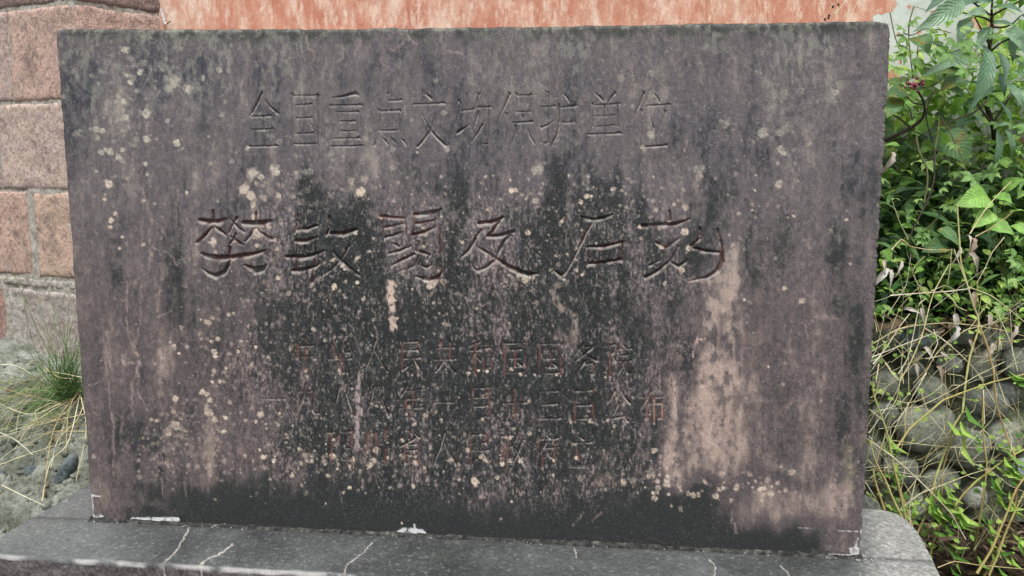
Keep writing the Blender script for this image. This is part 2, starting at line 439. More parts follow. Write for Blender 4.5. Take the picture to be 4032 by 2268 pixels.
# erosion softens small lettering in places
ero = sst(0.30, 0.62, fbm(PX / 60, PY / 60, 2, 4))
smallrows = sst(1290, 1320, PY)
depth = depth * (1 - smallrows * (1 - (0.45 + 0.5 * ero)))
# surface unevenness and pits
rel = (fbm(PX / 160, PY / 160, 1, 4) - 0.5) * 0.004 + (fbm(PX / 14, PY / 14, 3, 3) - 0.5) * 0.0009
edge = np.minimum(np.minimum(dl, dr), dt)
rr = 0.007 + 0.006 * fbm(PX / 30, PY / 30, 5, 3)
er = np.clip(1 - edge / rr, 0, 1)
rnd = rr * (1 - np.sqrt(np.maximum(0, 1 - er ** 2)))
Y = depth + rel + rnd
# row of chisel scallops along the right arris
Y = Y + 0.006 * np.exp(-dr / 0.012) * fbm(PX / 9, PY / 26, 6, 2)

# weathering, authored in photo pixels on the face
def Ga(cx, cy, sx, sy, p=2): return np.exp(-(np.abs((PXw - cx) / sx) ** p + np.abs((PYw - cy) / sy) ** p))
w1 = fbm(PX / 60, PY / 110, 0, 4) - 0.5; w2 = fbm(PX / 60, PY / 90, 3, 4) - 0.5
PXw = PX + w1 * 70; PYw = PY + w2 * 110
D = 0.50 + (fbm(PX / 65, PY / 330, 1, 4, 0.55) - 0.5) * 0.66 + (fbm(PX / 24, PY / 220, 5, 3) - 0.5) * 0.32 + (fbm(PX / 90, PY / 120, 2, 5, .6) - 0.5) * 0.34 + (fbm(PX / 14, PY / 24, 7, 3) - 0.5) * 0.38 + (fbm(PX / 240, PY / 240, 2, 3) - 0.5) * 0.35 
def dk(cx, cy, sx, sy, a, p=2):
    global D
    D = D + a * Ga(cx, cy, sx, sy, p)
for a in [(310,430,50,190,.28),(545,250,130,110,.22),(760,270,90,110,.15),(1240,800,75,170,.35),(1390,980,110,190,.45),(1640,720,120,90,.18),
          (1790,1000,36,230,.38),(1600,1020,60,160,-.10),(2120,960,90,230,.32),(2380,760,60,160,.35),(2300,1050,140,160,.2),(2810,780,55,190,.34),(2620,1060,110,140,.22),
          (3010,620,60,260,.15),(3370,1420,55,380,.28),(2560,900,80,100,.1),(700,1080,60,300,.16),(460,1020,40,250,.12),(1080,1250,130,150,.12),
          (2330,1350,55,260,.32),(2030,1500,160,260,.15),(1500,1480,200,260,.12),(3080,950,70,350,.14),(1700,300,120,90,.05),(2650,420,60,160,-.05),
          (250,260,50,200,.1),(1480,240,30,120,.1)]: dk(*a)
for a in [(430,280,60,230,-.30),(470,520,40,120,-.25),(330,180,40,80,-.2),(1050,180,70,90,-.14),(950,430,26,120,-.22),(1430,640,120,90,-.26),(1280,600,90,60,-.12),(1950,860,140,220,-.16),
          (1690,900,110,120,-.16),(2480,620,100,100,-.18),(2590,420,110,90,-.14),(1960,380,120,120,-.10),(960,960,120,180,-.10),(1150,700,60,150,-.16),
          (3050,200,50,160,-.14),(3420,150,60,90,-.18),(3060,480,40,220,-.15),(2850,300,160,150,-.08),(2400,200,300,100,-.06),
          (420,1300,90,380,-.10),(640,1450,60,120,-.14),(340,1250,40,300,-.06),(2550,1250,60,300,-.14),(3000,1400,180,400,-.06),(3150,1900,220,160,-.12)]: dk(*a)
PXl = PX + (fbm(PX / 170, PY / 260, 6, 4) - .5) * 520
D = D + .13 * np.exp(-(np.abs((PX - 1800) / 850) ** 3) - (np.abs((PY - 1050) / 620) ** 3))
lowdark = sst(820, 1330, PXl) * (1 - sst(2330, 2800, PXl)) * sst(900, 1330, PYw) * (1 - sst(1960, 2080, PYw))
D = D + 0.25 * lowdark
bandtop = 1880 + 40 * np.sin(PX / 260) + 60 * sst(700, 1200, PX) * (1 - sst(2700, 2950, PX))
band = sst(-70, 110, PY * .6 + PYw * .4 - bandtop + (fbm(PX / 26, PY / 200, 2, 3) - .5) * 110) * sst(430, 760, PXw) * (1 - sst(3180, 3330, PXw))
pinkR = np.exp(-(np.abs((PXw - 3140) / 340) ** 3)) * np.exp(-(np.abs((PYw - 1985) / 110) ** 2))
pinkC = np.exp(-(np.abs((PXw - 1900) / 260) ** 3)) * np.exp(-(np.abs((PYw - 2000) / 60) ** 2))
pinkL = np.exp(-(np.abs((PXw - 620) / 150) ** 3)) * np.exp(-(np.abs((PYw - 1990) / 30) ** 2))
band = band * (1 - .75 * np.exp(-(np.abs((PXw - 3130) / 330) ** 4)) * np.exp(-(np.abs((PYw - 1985) / 85) ** 3)))
D = D * (1 - 0.9 * band) + 1.12 * 0.9 * band
D = D - 0.33 * pinkR - 0.12 * pinkC - 0.24 * pinkL
# pale washed patch right of centre, and the drip feeding it
patch = np.exp(-(np.abs((PXw - 2775) / (132 + 34 * sst(1500, 1850, PY))) ** 5)) * sst(1330, 1640, PYw + 50 * np.sin(PX / 23)) * (1 - sst(1850, 1935, PYw + 26 * np.sin(PX / 31)))
patch = patch * (0.50 + 0.72 * fbm(PX / 20, PY / 130, 3, 4)) * (1 - .35 * sst(.56, .66, fbm(PX / 14, PY / 16, 6, 3)))
drip = np.exp(-((PXw - 2840) / 75) ** 4) * sst(1020, 1180, PYw) * (1 - sst(1480, 1650, PYw))
drip = drip * sst(0.40, 0.56, fbm(PX / 24, PY / 42, 6, 4))
drip2 = np.exp(-((PXw - 2650) / 26) ** 2) * sst(1440, 1500, PYw) * (1 - sst(1800, 1850, PYw))
halo = np.exp(-((PXw - 2868) / 24) ** 2) * sst(930, 990, PYw) * (1 - sst(1180, 1280, PYw))
D = D - 0.48 * patch - 0.38 * drip - 0.34 * drip2 - 0.50 * halo
D = np.clip(D, -0.25, 1.12)
# hue: cool violet-grey high up, pinkish brown lower down, green-black where dark
pink = sst(500, 1500, PYw) * 0.85 + 0.15
c_dark = np.array([71, 74, 74.]); c_midc = np.array([126, 121, 122.5]); c_midp = np.array([116, 109, 109.])
c_pale = np.array([166, 161, 153.]); c_palep = np.array([178, 162, 153.])
pk = pink[..., None]
mid = c_midc * (1 - pk) + c_midp * pk
pal = c_pale * (1 - pk) + c_palep * pk
dkv = np.array([92, 92, 99.]) * (1 - sst(300, 900, PYw)[..., None]) + c_dark * sst(300, 900, PYw)[..., None]
t = D[..., None]
C = np.where(t > 0.5, mid + (dkv - mid) * sst(0.5, 1.0, t), pal + (mid - pal) * sst(-0.1, 0.5, t))
C = np.where(t > 0.9, C + (c_dark - C) * sst(0.9, 1.1, t), C)

# fine salt-and-pepper crust
wg = 0.30 + 0.9 * np.clip(lowdark + sst(700, 900, PYw) * sst(900, 1100, PXw) * (1 - sst(2500, 2800, PXw)) * (1 - sst(1150, 1250, PYw)) * .75, 0, 1)
wg = wg * (1 - 0.75 * band) * (1 - .5 * patch)
g1 = vn(PX / 4.2, PY / 7, 5) * 0.55 + vn(PX / 7.5, PY / 17, 2) * 0.45
g2 = fbm(PX / 60, PY / 140, 7, 3)
C = C + ((g1 - 0.5) * 88 * (1 - .7 * groove) * wg)[..., None] * np.array([1.0, 0.95, 0.94])
sp = sst(0.66, 0.80, g1 + (g2 - 0.5) * 0.4) * wg
C = C + (np.array([172, 154, 149.]) - C) * (sp * 0.42 * (1 - .7 * groove))[..., None]
# blotchy crust everywhere
bl = sst(0.56, 0.72, fbm(PX / 34, PY / 52, 4, 5, 0.65)) * sst(0.42, 0.6, fbm(PX / 150, PY / 260, 0, 3)) * (1 - band * .8)
C = C + (pal * 0.88 - C) * (bl * 0.42)[..., None]
# tangled pale vein lines
rg = np.abs(fbm(PX / 75, PY / 120, 2, 4, 0.6) - 0.5)
ln = (1 - sst(0.0, 0.011, rg)) * sst(0.5, 0.62, fbm(PX / 110, PY / 110, 6, 3)) * (1 - band * .7)
C = C + (pal * 0.95 - C) * (ln * 0.5)[..., None]
# mossy band under the top edge with pale flakes
tb = 1 - sst(0.0, 0.040, dt + (fbm(PX / 40, PY / 40, 3, 3) - 0.5) * 0.07)
C = C + (np.array([84, 88, 82.]) - C) * (tb * 0.6)[..., None]
tpc = sst(.50, .62, fbm(PX / 18, PY / 34, 3, 5, .65)) * (1 - sst(230, 620, PYw)) * sst(.36, .58, fbm(PX / 150, PY / 700, 5, 3))
C = C + (np.array([160, 160, 150.]) - C) * (tpc * 0.50)[..., None]
fl = tb * sst(0.54, 0.66, fbm(PX / 20, PY / 26, 1, 4))
C = C + (np.array([150, 150, 140.]) - C) * (fl * 0.6)[..., None]
el = np.exp(-dl / 0.012) + np.exp(-dr / 0.012)
C = C + (np.array([136, 128, 124.]) - C) * (np.clip(el, 0, 1) * 0.4)[..., None]

lich = np.zeros_like(D)
def disc(cx, cy, r, a=0.8):
    global lich
    x0 = np.searchsorted(pxc, cx - r * 2 - 60); x1 = np.searchsorted(pxc, cx + r * 2 + 60)
    rows = np.where(np.abs(PY[:, min(max((x0 + x1) // 2, 0), nc - 1)] - cy) < r * 2 + 14)[0]
    if len(rows) == 0 or x1 <= x0: return
    sl = (slice(rows[0], rows[-1] + 1), slice(x0, x1))
    x, y = PX[sl] - cx, PY[sl] - cy
    an = np.arctan2(y, x); k = cx * 0.13 + cy * 0.07
    rad = r * (1 + 0.06 * np.sin(2 * an + k) + 0.06 * np.sin(5 * an + 2 * k) + (fbm(PX[sl] / 9, PY[sl] / 9, 1, 3) - 0.5) * 1.0)
    m_ = (1 - sst(0.70, 1.10, np.hypot(x, y) / rad)) * (.55 + .6 * sst(.3, .6, vn(PX[sl] / 5, PY[sl] / 5, 6)))
    lich[sl] = np.maximum(lich[sl], m_ * a * (0.75 + 0.4 * vn(PX[sl] / 7, PY[sl] / 7, 4)))
def discs(ox, oy, k, lst, a=0.75):
    for q in lst: disc(ox + q[0] * k, oy + q[1] * k, q[2] * k * 1.12, (q[3] if len(q) > 3 else a) * 1.45)
discs(200, 60, .759, [(385,180,18),(460,297,15),(395,310,14),(413,348,13),(375,450,14),(383,533,20),(497,510,22),(497,640,20),(655,662,18),(608,550,12),
 (640,345,28,.6),(620,375,22,.4),(712,382,26,.55),(875,285,15),(575,265,26,.35),(745,292,12,.35),(790,325,12),(300,875,22),(487,770,12),(500,825,9),(300,705,16),(262,712,14),
 (285,700,14),(318,712,11),(350,735,14),(370,698,12),(235,590,18,.5),(265,600,15),(245,640,12,.5),(235,808,9),(480,960,9),(278,955,10),(335,1030,12),(315,1065,14),(312,1100,12),
 (370,1150,8),(355,1210,8),(480,1190,11),(1045,820,26),(1090,840,15),(1165,810,24),(1150,790,12),(1000,905,26),(1040,935,22),(1050,985,15),(1180,935,13),(1195,1083,10),(1170,1213,13),
 (1180,1362,12),(842,1178,20),(1075,1130,30),(1060,1045,16),(1070,1195,12),(825,770,8),(705,920,9),(820,630,6),(940,760,14,.4),(908,450,14,.3),(150,600,10,.4),(205,590,8,.4),(445,390,12,.5),
 (430,800,7,.4),(550,640,8,.4),(440,650,8,.5),(1160,1165,10),(1130,1095,14,.8),(1020,690,12,.6)])
discs(1300, 60, .759, [(155,915,22),(940,912,14),(962,910,12),(1065,963,16),(1017,953,7),(1200,1070,12),(1027,1130,14),(422,543,9,.5),(590,505,14,.4),(110,860,18,.5),(180,850,20,.45),
 (1330,940,14),(1355,940,8),(1300,968,12),(1340,835,10),(1240,835,8),(1075,800,28,.45),(785,870,8,.5),(548,340,12,.4),(515,1408,14),(540,1395,9),(20,1410,16),(140,1388,9),(20,1268,11),
 (65,1300,12),(75,1315,9),(980,1350,14),(1010,1370,20),(1030,1362,10),(1308,1345,9),(1280,1325,8),(500,1375,18,.7),(320,1395,14,.7),(145,1255,12,.6),(605,690,18,.4),(130,1130,10),
 (265,1045,12,.8),(1285,1210,8),(1395,1212,9),(1275,1270,8)])
discs(2400, 60, .759, [(393,995,16),(335,980,10),(240,1010,10),(20,900,12),(160,1100,12),(393,1125,19),(410,1205,14),(60,325,20,.3),(215,300,18,.3),(605,565,18,.5),(580,550,12,.4),
 (795,610,28,.6),(885,610,20,.5),(920,580,28,.35),(890,695,20),(905,715,14),(872,770,9),(880,876,19),(875,990,10,.5),(925,1050,7),(955,1042,8),(1040,667,12,.5),(980,862,6),
 (465,800,26,.4),(465,840,20,.4),(655,825,12,.5),(740,1010,8,.5),(1170,400,18,.5),(1190,360,24,.25),(910,400,24,.3),(908,1418,12,.6),(1230,1060,7),(215,620,20,.7),(175,690,16,.6),(755,910,5,1.2),
 (760,830,6,1.),(1250,1290,6,1.),(375,1320,18,.7),(270,1200,16,.8),(620,1140,7)])
discs(200, 1100, .806, [(765,210,16),(790,190,12),(800,355,15),(803,375,12),(785,305,9),(817,290,10),(870,173,10),(602,325,11,.6),(585,308,7,.5),(605,335,9,.5),(625,362,6),(610,585,13),
 (760,560,12),(740,550,14),(775,590,12),(770,650,22),(803,683,15),(852,675,10),(845,742,11),(790,500,9),(830,500,9),(610,715,24,.6),(575,750,13),(515,690,10),(490,685,9),(1025,662,15),
 (1003,695,8),(1050,708,7),(1118,655,7),(1035,868,12),(1213,830,9),(1020,830,8),(1178,958,11),(1225,1008,7),(1283,243,11),(1245,445,8,1.),(1000,330,8),(930,305,8),(1075,308,6),
 (1250,885,9),(1275,885,9),(1340,903,7),(857,435,7),(735,195,6),(540,385,6)])
discs(1300, 1100, .806, [(710,990,20),(700,980,14),(630,978,8),(817,970,10),(555,940,6),(465,942,6),(405,1010,10),(95,1017,9),(225,835,17),(215,885,12),(195,905,14,.7),(675,460,10,1.),
 (745,683,8,1.),(12,865,14,1.),(112,878,11,1.),(280,870,8),(835,1170,7),(1090,955,8),(885,1088,7),(165,95,12,.5),(485,35,14),(760,880,14),(740,865,12),(775,890,9),(1205,873,10),(1095,885,9),
 (725,445,6,1.),(768,450,7,1.),(885,440,9,1.),(930,465,8,1.),(1000,466,6,1.),(1105,466,6,1.),(1345,478,6,1.),(1175,695,9,1.),(1268,695,8,1.),(1355,690,8),(45,445,8,1.),(840,900,12,.9),
 (880,885,10,.9),(935,885,14,.9),(595,880,9,.9),(300,100,16,.8),(305,140,14,.7),(300,60,16,.7),(310,190,11,.7),(320,230,9),(35,925,8),(350,1190,6),(370,660,7),(250,625,7,.6)])
discs(2400, 1100, .806, [(465,988,11),(625,1005,9),(555,1018,9),(540,1030,10),(520,1060,14,.8),(385,1045,12),(410,1055,14),(435,1050,12),(595,1080,10),(755,1018,12),(790,1010,10,.5),(700,1015,7),
 (750,1050,9),(285,1000,16),(235,985,10),(200,950,24,.4),(290,1050,8),(943,103,14,.7),(855,45,12,.5),(658,100,8),(777,427,6),(270,20,10),(150,757,6),(860,1030,12,.4),(280,990,14)], 0.62)
r2 = np.random.default_rng(3)
for cx, cy, sx, sy, n, ra, al in [(650,1770,60,65,110,8,.36),(720,1690,50,40,40,8,.36),(810,1760,80,70,50,7,.3),(560,300,110,130,60,9,.3),(470,560,70,110,50,9,.35),(1120,740,80,90,50,10,.35),
    (1400,700,140,90,80,10,.3),(1500,1250,380,150,190,6,.5),(1250,1600,220,200,180,6,.5),(1600,1750,380,90,150,7,.55),(2100,850,320,120,130,6,.45),(2430,780,170,100,110,6,.45),(1050,1350,260,220,150,6,.4),
    (2520,1890,90,50,30,9,.55),(2900,1910,160,30,34,9,.55),(1480,1830,260,50,60,8,.55),(2850,500,260,260,60,7,.3),(2420,420,260,160,60,8,.25),(3200,1300,150,400,50,6,.3),(700,900,300,200,60,6,.3),
    (2050,1900,300,30,30,7,.4),(2300,1650,300,120,90,6,.4),(900,1500,120,200,50,8,.4),(600,300,260,130,50,11,.35),(1700,1000,260,180,80,5,.6),(2980,900,60,300,30,7,.4),(3340,1800,30,100,16,9,.3)]:
    for _ in range(int(n * 1.7)):
        disc(r2.normal(cx, sx), r2.normal(cy, sy), ra * (0.32 + r2.random() ** 3 * 1.2), al * (0.7 + 1.0 * r2.random()))
lc = np.where(PYw[..., None] < 700, np.array([186, 180, 168.]), np.array([200, 186, 172.]))
lcv = 0.9 + 0.2 * vn(PX / 90, PY / 90, 3)[..., None]
C = C + (lc * lcv - C) * np.clip(lich, 0, 1)[..., None]

def streak(pts, w, col, a, seed=1, wig=12):
    global C
    P = np.array(pts, float)
    x0, x1 = P[:, 0].min() - 60, P[:, 0].max() + 60; y0, y1 = P[:, 1].min() - 30, P[:, 1].max() + 30
    rx = np.where((pxc > x0 - 60) & (pxc < x1 + 60))[0]; ry = np.where((PY[:, nc // 2] > y0 - 60) & (PY[:, nc // 2] < y1 + 60))[0]
    sl = (slice(ry[0], ry[-1] + 1), slice(rx[0], rx[-1] + 1))
    ax = PX[sl] + (fbm(PX[sl] / 40, PY[sl] / 22, seed, 4, .65) - .5) * wig * 2; ay = PY[sl] + (fbm(PX[sl] / 22, PY[sl] / 40, seed + 1, 3) - .5) * wig
    best = np.full(ax.shape, 1e9)
    for (xa, ya), (xb, yb) in zip(P[:-1], P[1:]):
        dx, dy = xb - xa, yb - ya
        t_ = np.clip(((ax - xa) * dx + (ay - ya) * dy) / (dx * dx + dy * dy), 0, 1)
        best = np.minimum(best, np.hypot(ax - xa - t_ * dx, ay - ya - t_ * dy))
    m_ = (1 - sst(w * .5, w * 1.1, best)) * (0.25 + 0.95 * sst(.28, .62, fbm(PX[sl] / 9, PY[sl] / 13, 3, 3))) * a
    C[sl] = C[sl] + (np.array(col, float) - C[sl]) * np.clip(m_, 0, 1)[..., None]
PKc = (172, 156, 150)
def sk(ox, oy, k, pts, w, a=0.6, col=PKc, wig=10): streak([(ox + x * k, oy + y * k) for x, y in pts], w, col, a, 1, wig)
q4 = (200, 1100, .806)
sk(*q4, [(375,10),(370,200),(385,290),(420,380),(430,460),(430,560),(470,640)], 4)
sk(*q4, [(440,20),(435,230),(415,300),(420,390)], 4)
sk(*q4, [(350,390),(370,412),(430,400)], 7); sk(*q4, [(430,400),(438,420),(390,520),(400,545)], 8, .5)
sk(*q4, [(262,380),(285,500),(290,640),(305,700),(308,960)], 3.5); sk(*q4, [(535,40),(518,155)], 5)
sk(*q4, [(290,400),(290,460)], 6, .5); sk(*q4, [(195,515),(240,500)], 3.5); sk(*q4, [(515,185),(590,155)], 3)
sk(*q4, [(345,670),(350,830)], 10, .35); sk(*q4, [(398,560),(398,680)], 7, .4); sk(*q4, [(540,970),(545,1050)], 4, .5); sk(*q4, [(655,980),(658,1080)], 4, .4)
q1 = (200, 60, .759)
sk(*q1, [(460,880),(500,960),(520,1060),(580,1110),(600,1150)], 4.5, .5); sk(*q1, [(520,1060),(515,1190),(560,1225),(610,1230),(660,1300)], 3.5, .5)
sk(*q1, [(515,1190),(510,1330),(400,1400)], 4, .4); sk(*q1, [(660,900),(650,1100)], 4, .35); sk(*q1, [(480,870),(470,1330)], 3.5, .35); sk(*q1, [(500,560),(500,610)], 5, .7)
sk(*q1, [(930,560),(930,760)], 11, .35, (154,148,148)); sk(*q1, [(908,450),(900,540)], 12, .3, (152,148,144)); sk(*q1, [(225,380),(215,470),(235,560),(240,640)], 14, .45, (166,162,150))
sk(*q1, [(430,700),(420,900)], 5, .3); sk(*q1, [(1330,110),(1340,170),(1370,190),(1365,230)], 6, .5); sk(*q1, [(1150,700),(1160,800),(1130,900),(1180,960)], 16, .4, (172,164,154))
sk(*q1, [(1040,820),(1010,900),(1050,960),(1060,1040)], 18, .5, (196,182,170)); sk(*q1, [(640,345),(600,380)], 20, .4, (176,172,160))
q2 = (1300, 60, .759)
sk(*q2, [(70,150),(60,220),(40,245)], 9, .5, (162,158,148)); sk(*q2, [(380,140),(330,185),(310,175)], 5, .5); sk(*q2, [(610,185),(680,195),(690,230)], 6, .5); sk(*q2, [(720,160),(740,240),(790,295)], 8, .4, (156,152,146))
sk(*q2, [(260,200),(280,260),(330,290)], 5, .4); sk(*q2, [(300,80),(400,105),(450,150)], 5, .45); sk(*q2, [(1190,270),(1180,380)], 4, .4); sk(*q2, [(1100,430),(1340,440)], 3.5, .4)
sk(*q2, [(300,1380),(300,1449)], 14, .6, (196,180,170)); sk(*q2, [(1020,1160),(1040,1200)], 4, .5); sk(*q2, [(1310,770),(1330,900)], 16, .35, (170,162,154))
q3 = (2400, 60, .759)
sk(*q3, [(110,240),(120,320),(135,430)], 4, .5); sk(*q3, [(350,240),(400,200)], 4, .4); sk(*q3, [(910,160),(920,300),(890,560)], 14, .3, (158,154,144)); sk(*q3, [(400,640),(390,700)], 4, .6)
sk(*q3, [(710,200),(700,260),(760,300)], 7, .3); sk(*q3, [(860,900),(850,560)], 7, .3, (142,140,136)); sk(*q3, [(580,110),(590,190)], 14, .4, (146,144,134)); sk(*q3, [(560,105),(700,80)], 9, .35, (150,148,138))
sk(*q3, [(640,1200),(620,1260),(600,1300)], 16, .55, (190,172,162)); sk(*q3, [(520,1380),(620,1350)], 15, .45, (182,166,156)); sk(*q3, [(1230,550),(1225,640)], 6, .4); sk(*q3, [(640,1010),(640,1070)], 6, .5)
q5 = (1300, 1100, .806)
sk(*q5, [(300,15),(290,90),(305,170),(310,235)], 17, .75, (206,186,174), 14); sk(*q5, [(165,430),(130,520),(145,640),(130,730),(138,825)], 14, .75, (178,164,162), 12)
sk(*q5, [(1160,10),(1095,40),(1090,110),(1190,180),(1190,250)], 15, .5, (182,166,156), 14); sk(*q5, [(480,20),(560,10)], 14, .6, (198,180,170), 14)
sk(*q5, [(1200,170),(1200,300)], 12, .4, (166,154,144)); sk(*q5, [(780,110),(740,130)], 5, .6); sk(*q5, [(1100,1060),(1100,1100)], 4, .5); sk(*q5, [(1240,1140),(1185,1200)], 5, .5); sk(*q5, [(1325,1140),(1280,1180)], 5, .5)
sk(*q5, [(590,60),(600,180)], 10, .4, (180,164,156)); sk(*q5, [(700,180),(690,270)], 14, .4, (178,160,154)); sk(*q5, [(510,600),(510,640)], 20, .4, (178,160,152)); sk(*q5, [(50,1040),(60,1110)], 4, .4)
q6 = (2400, 1100, .806)
sk(*q6, [(470,290),(430,290),(405,380)], 5, .7, (204,180,172)); sk(*q6, [(450,160),(470,200)], 4, .6); sk(*q6, [(500,700),(490,790),(540,830)], 4, .6, (204,190,176)); sk(*q6, [(650,790),(655,840)], 7, .5)
sk(*q6, [(585,60),(590,300)], 11, .5, (182,166,156)); sk(*q6, [(960,200),(962,310)], 4, .5); sk(*q6, [(600,1130),(590,1190)], 4, .5); sk(*q6, [(610,1190),(620,1240)], 6, .5); sk(*q6, [(780,900),(960,970)], 22, .3, (166,156,146), 30)
sk(*q6, [(1010,180),(1120,190)], 10, .35, PKc, 20); sk(*q6, [(1165,830),(1180,1000)], 22, .4, (158,154,130), 26); sk(*q6, [(380,0),(480,10)], 12, .5, (186,170,162), 14)
sk(*q6, [(20,1245),(130,1290),(200,1260),(280,1290)], 5, .4, (130,116,112)); sk(*q6, [(1000,1330),(1100,1310)], 14, .4, (146,138,134), 20)
# lime wash and mortar splashes near the foot
WH = (240, 242, 240)
sk(*q4, [(190,1055),(240,1060)], 3, 1.0, WH, 2); sk(*q4, [(198,1060),(203,1165)], 6, .9, WH, 5); sk(*q4, [(205,1165),(245,1162)], 14, .9, WH, 8)
sk(*q4, [(400,1172),(620,1172)], 9, 1.0, WH, 7); sk(*q4, [(440,1172),(560,1176)], 8, .9, WH, 6); sk(*q4, [(640,1198),(860,1200)], 4, .8, WH, 4)
sk(*q5, [(345,1244),(455,1250)], 16, 1.1, WH, 10); sk(*q5, [(360,1225),(440,1235)], 13, 1.0, WH, 14); sk(*q5, [(410,1200),(420,1250)], 6, 1., WH, 8)
sk(*q5, [(490,1268),(700,1280),(900,1290),(1000,1306),(1130,1308)], 8, .75, (190,190,186), 12)
sk(*q5, [(1090,1300),(1140,1308)], 8, 1., WH, 5)
sk(*q6, [(920,1215),(1080,1224)], 1.8, .6, WH, 3); sk(*q6, [(1120,1228),(1235,1232)], 2.4, .8, WH, 3); sk(*q6, [(1236,1232),(1232,1380)], 5, .9, WH, 8); sk(*q6, [(1210,1270),(1200,1330)], 5, .8, WH, 10)
sk(*q6, [(1110,1362),(1228,1374)], 30, 1.5, (226,230,228), 22); sk(*q6, [(1190,1325),(1232,1350)], 20, 1.4, (226,230,228), 18); sk(*q6, [(940,1355),(1110,1366)], 8, .9, (200,198,192), 10); sk(*q6, [(0,1300),(250,1335)], 6, .7, (176,172,164), 10)
sk(*q6, [(400,1340),(690,1345)], 8, .6, (160,158,150), 18); sk(*q6, [(810,1356),(870,1362)], 7, .8, (190,190,184), 9)
C = 94 + (C - np.array([111, 110.5, 110.])) * 1.44
C = np.where(C < 64, 64 - (64 - C) * .42, C)
# paint rests in the carving, and its cuts toned darker
pr = sst(0.40 - .12 * smallrows, 0.60 - .12 * smallrows, fbm(PX / 30, PY / 44, 5, 4))
redc = np.where(PYw[..., None] > 1300, np.array([150, 88, 76.]), np.array([92, 56, 54.]))
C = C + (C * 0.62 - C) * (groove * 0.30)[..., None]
C = C + (redc - C) * (paintm * pr * 0.72)[..., None]
bufu = np.exp(-((PX - 2590) / 40) ** 2 - ((PY - 1610) / 60) ** 2)
C = C + (np.array([222, 158, 134.]) - C) * (groove * bufu * 0.8)[..., None]
# sky light on the lower wall of the cuts, painted in as a paler tone
shift = np.zeros_like(groove); shift[3:] = depth[:-3] - depth[3:]
low = np.clip(shift / (0.0012), 0, 1) * sst(0.25, 0.6, fbm(PX / 26, PY / 26, 2, 4))
C = C + (np.array([184, 176, 168.]) - C) * (low * 0.75)[..., None]

KALB = 0.53       # display value -> albedo
ALB = np.clip(lin(np.clip(C, 30, 240)) * KALB, 0.012, 0.8)

NV = nr * nc
V = np.stack([X, Y, Z], -1).reshape(-1, 3)
Fc = gridfaces(nr, nc)
# close the slab: sides and back
idx = np.arange(NV).reshape(nr, nc)
loop = np.concatenate([idx[0, :], idx[1:, -1], idx[-1, -2::-1], idx[-2:0:-1, 0]])
nl = len(loop)
ring = V[loop]; vs = [V]; fs = [Fc]; al = [ALB.reshape(-1, 3)]
prev = loop; base = NV
THK = 0.112
for yy in (0.02, 0.035, 0.05, 0.066, 0.082, 0.098, THK):
    r_ = ring.copy(); r_[:, 1] = yy
    nse = (vn(ring[:, 0] * 60 + ring[:, 2] * 31, np.full(nl, yy * 60), 2) - 0.5) * 0.005
    cen = np.array([1.05, yy, 0.67 + Z0]); dirn = r_ - cen; dirn[:, 1] = 0; dirn /= np.linalg.norm(dirn, axis=1)[:, None]
    r_ = r_ + dirn * nse[:, None] - dirn * (0.006 if yy == THK else 0)
    cur = base + np.arange(nl)
    fs.append(np.stack([prev, np.roll(prev, -1), np.roll(cur, -1), cur], 1)[:, ::-1])
    vs.append(r_); 
    cc = lin(np.stack([74 + 40 * fbm(ring[:, 0] * 40, ring[:, 2] * 40 + yy * 90, 1, 3)] * 3, 1) * np.array([1, 1.0, .96])) * KALB
    al.append(cc)
    prev = cur; base += nl
vs.append(np.array([[1.05, THK, 0.67 + Z0]])); al.append(np.array([[.08, .08, .08]]))
Vall = np.concatenate(vs); A = np.concatenate(al)
me = bpy.data.meshes.new('stele_slab')
quads = np.concatenate(fs)
tri = np.stack([prev, np.roll(prev, -1), np.full(nl, base)], 1)[:, ::-1]
nq, nt_ = len(quads), len(tri)
me.vertices.add(len(Vall)); me.vertices.foreach_set('co', Vall.astype(np.float32).ravel())
me.loops.add(nq * 4 + nt_ * 3)
me.loops.foreach_set('vertex_index', np.concatenate([quads.ravel(), tri.ravel()]).astype(np.int32))
me.polygons.add(nq + nt_)
me.polygons.foreach_set('loop_start', np.concatenate([np.arange(nq) * 4, nq * 4 + np.arange(nt_) * 3]).astype(np.int32))
me.polygons.foreach_set('loop_total', np.concatenate([np.full(nq, 4), np.full(nt_, 3)]).astype(np.int32))
me.update(calc_edges=True)
me.polygons.foreach_set('use_smooth', np.ones(nq + nt_, bool))
at = me.attributes.new('stain', 'FLOAT_COLOR', 'POINT')
at.data.foreach_set('color', np.concatenate([A, np.ones((len(A), 1))], 1).astype(np.float32).ravel())
me.materials.append(M_stele)
stele = empty('stone_stele', (1.05, 0.05, Z0), 'dark weathered sandstone tablet carved with five lines of Chinese characters, standing on the plinth', 'stele')
slab = link('slab', me, stele); slab.location = (-1.05, -0.05, -Z0)

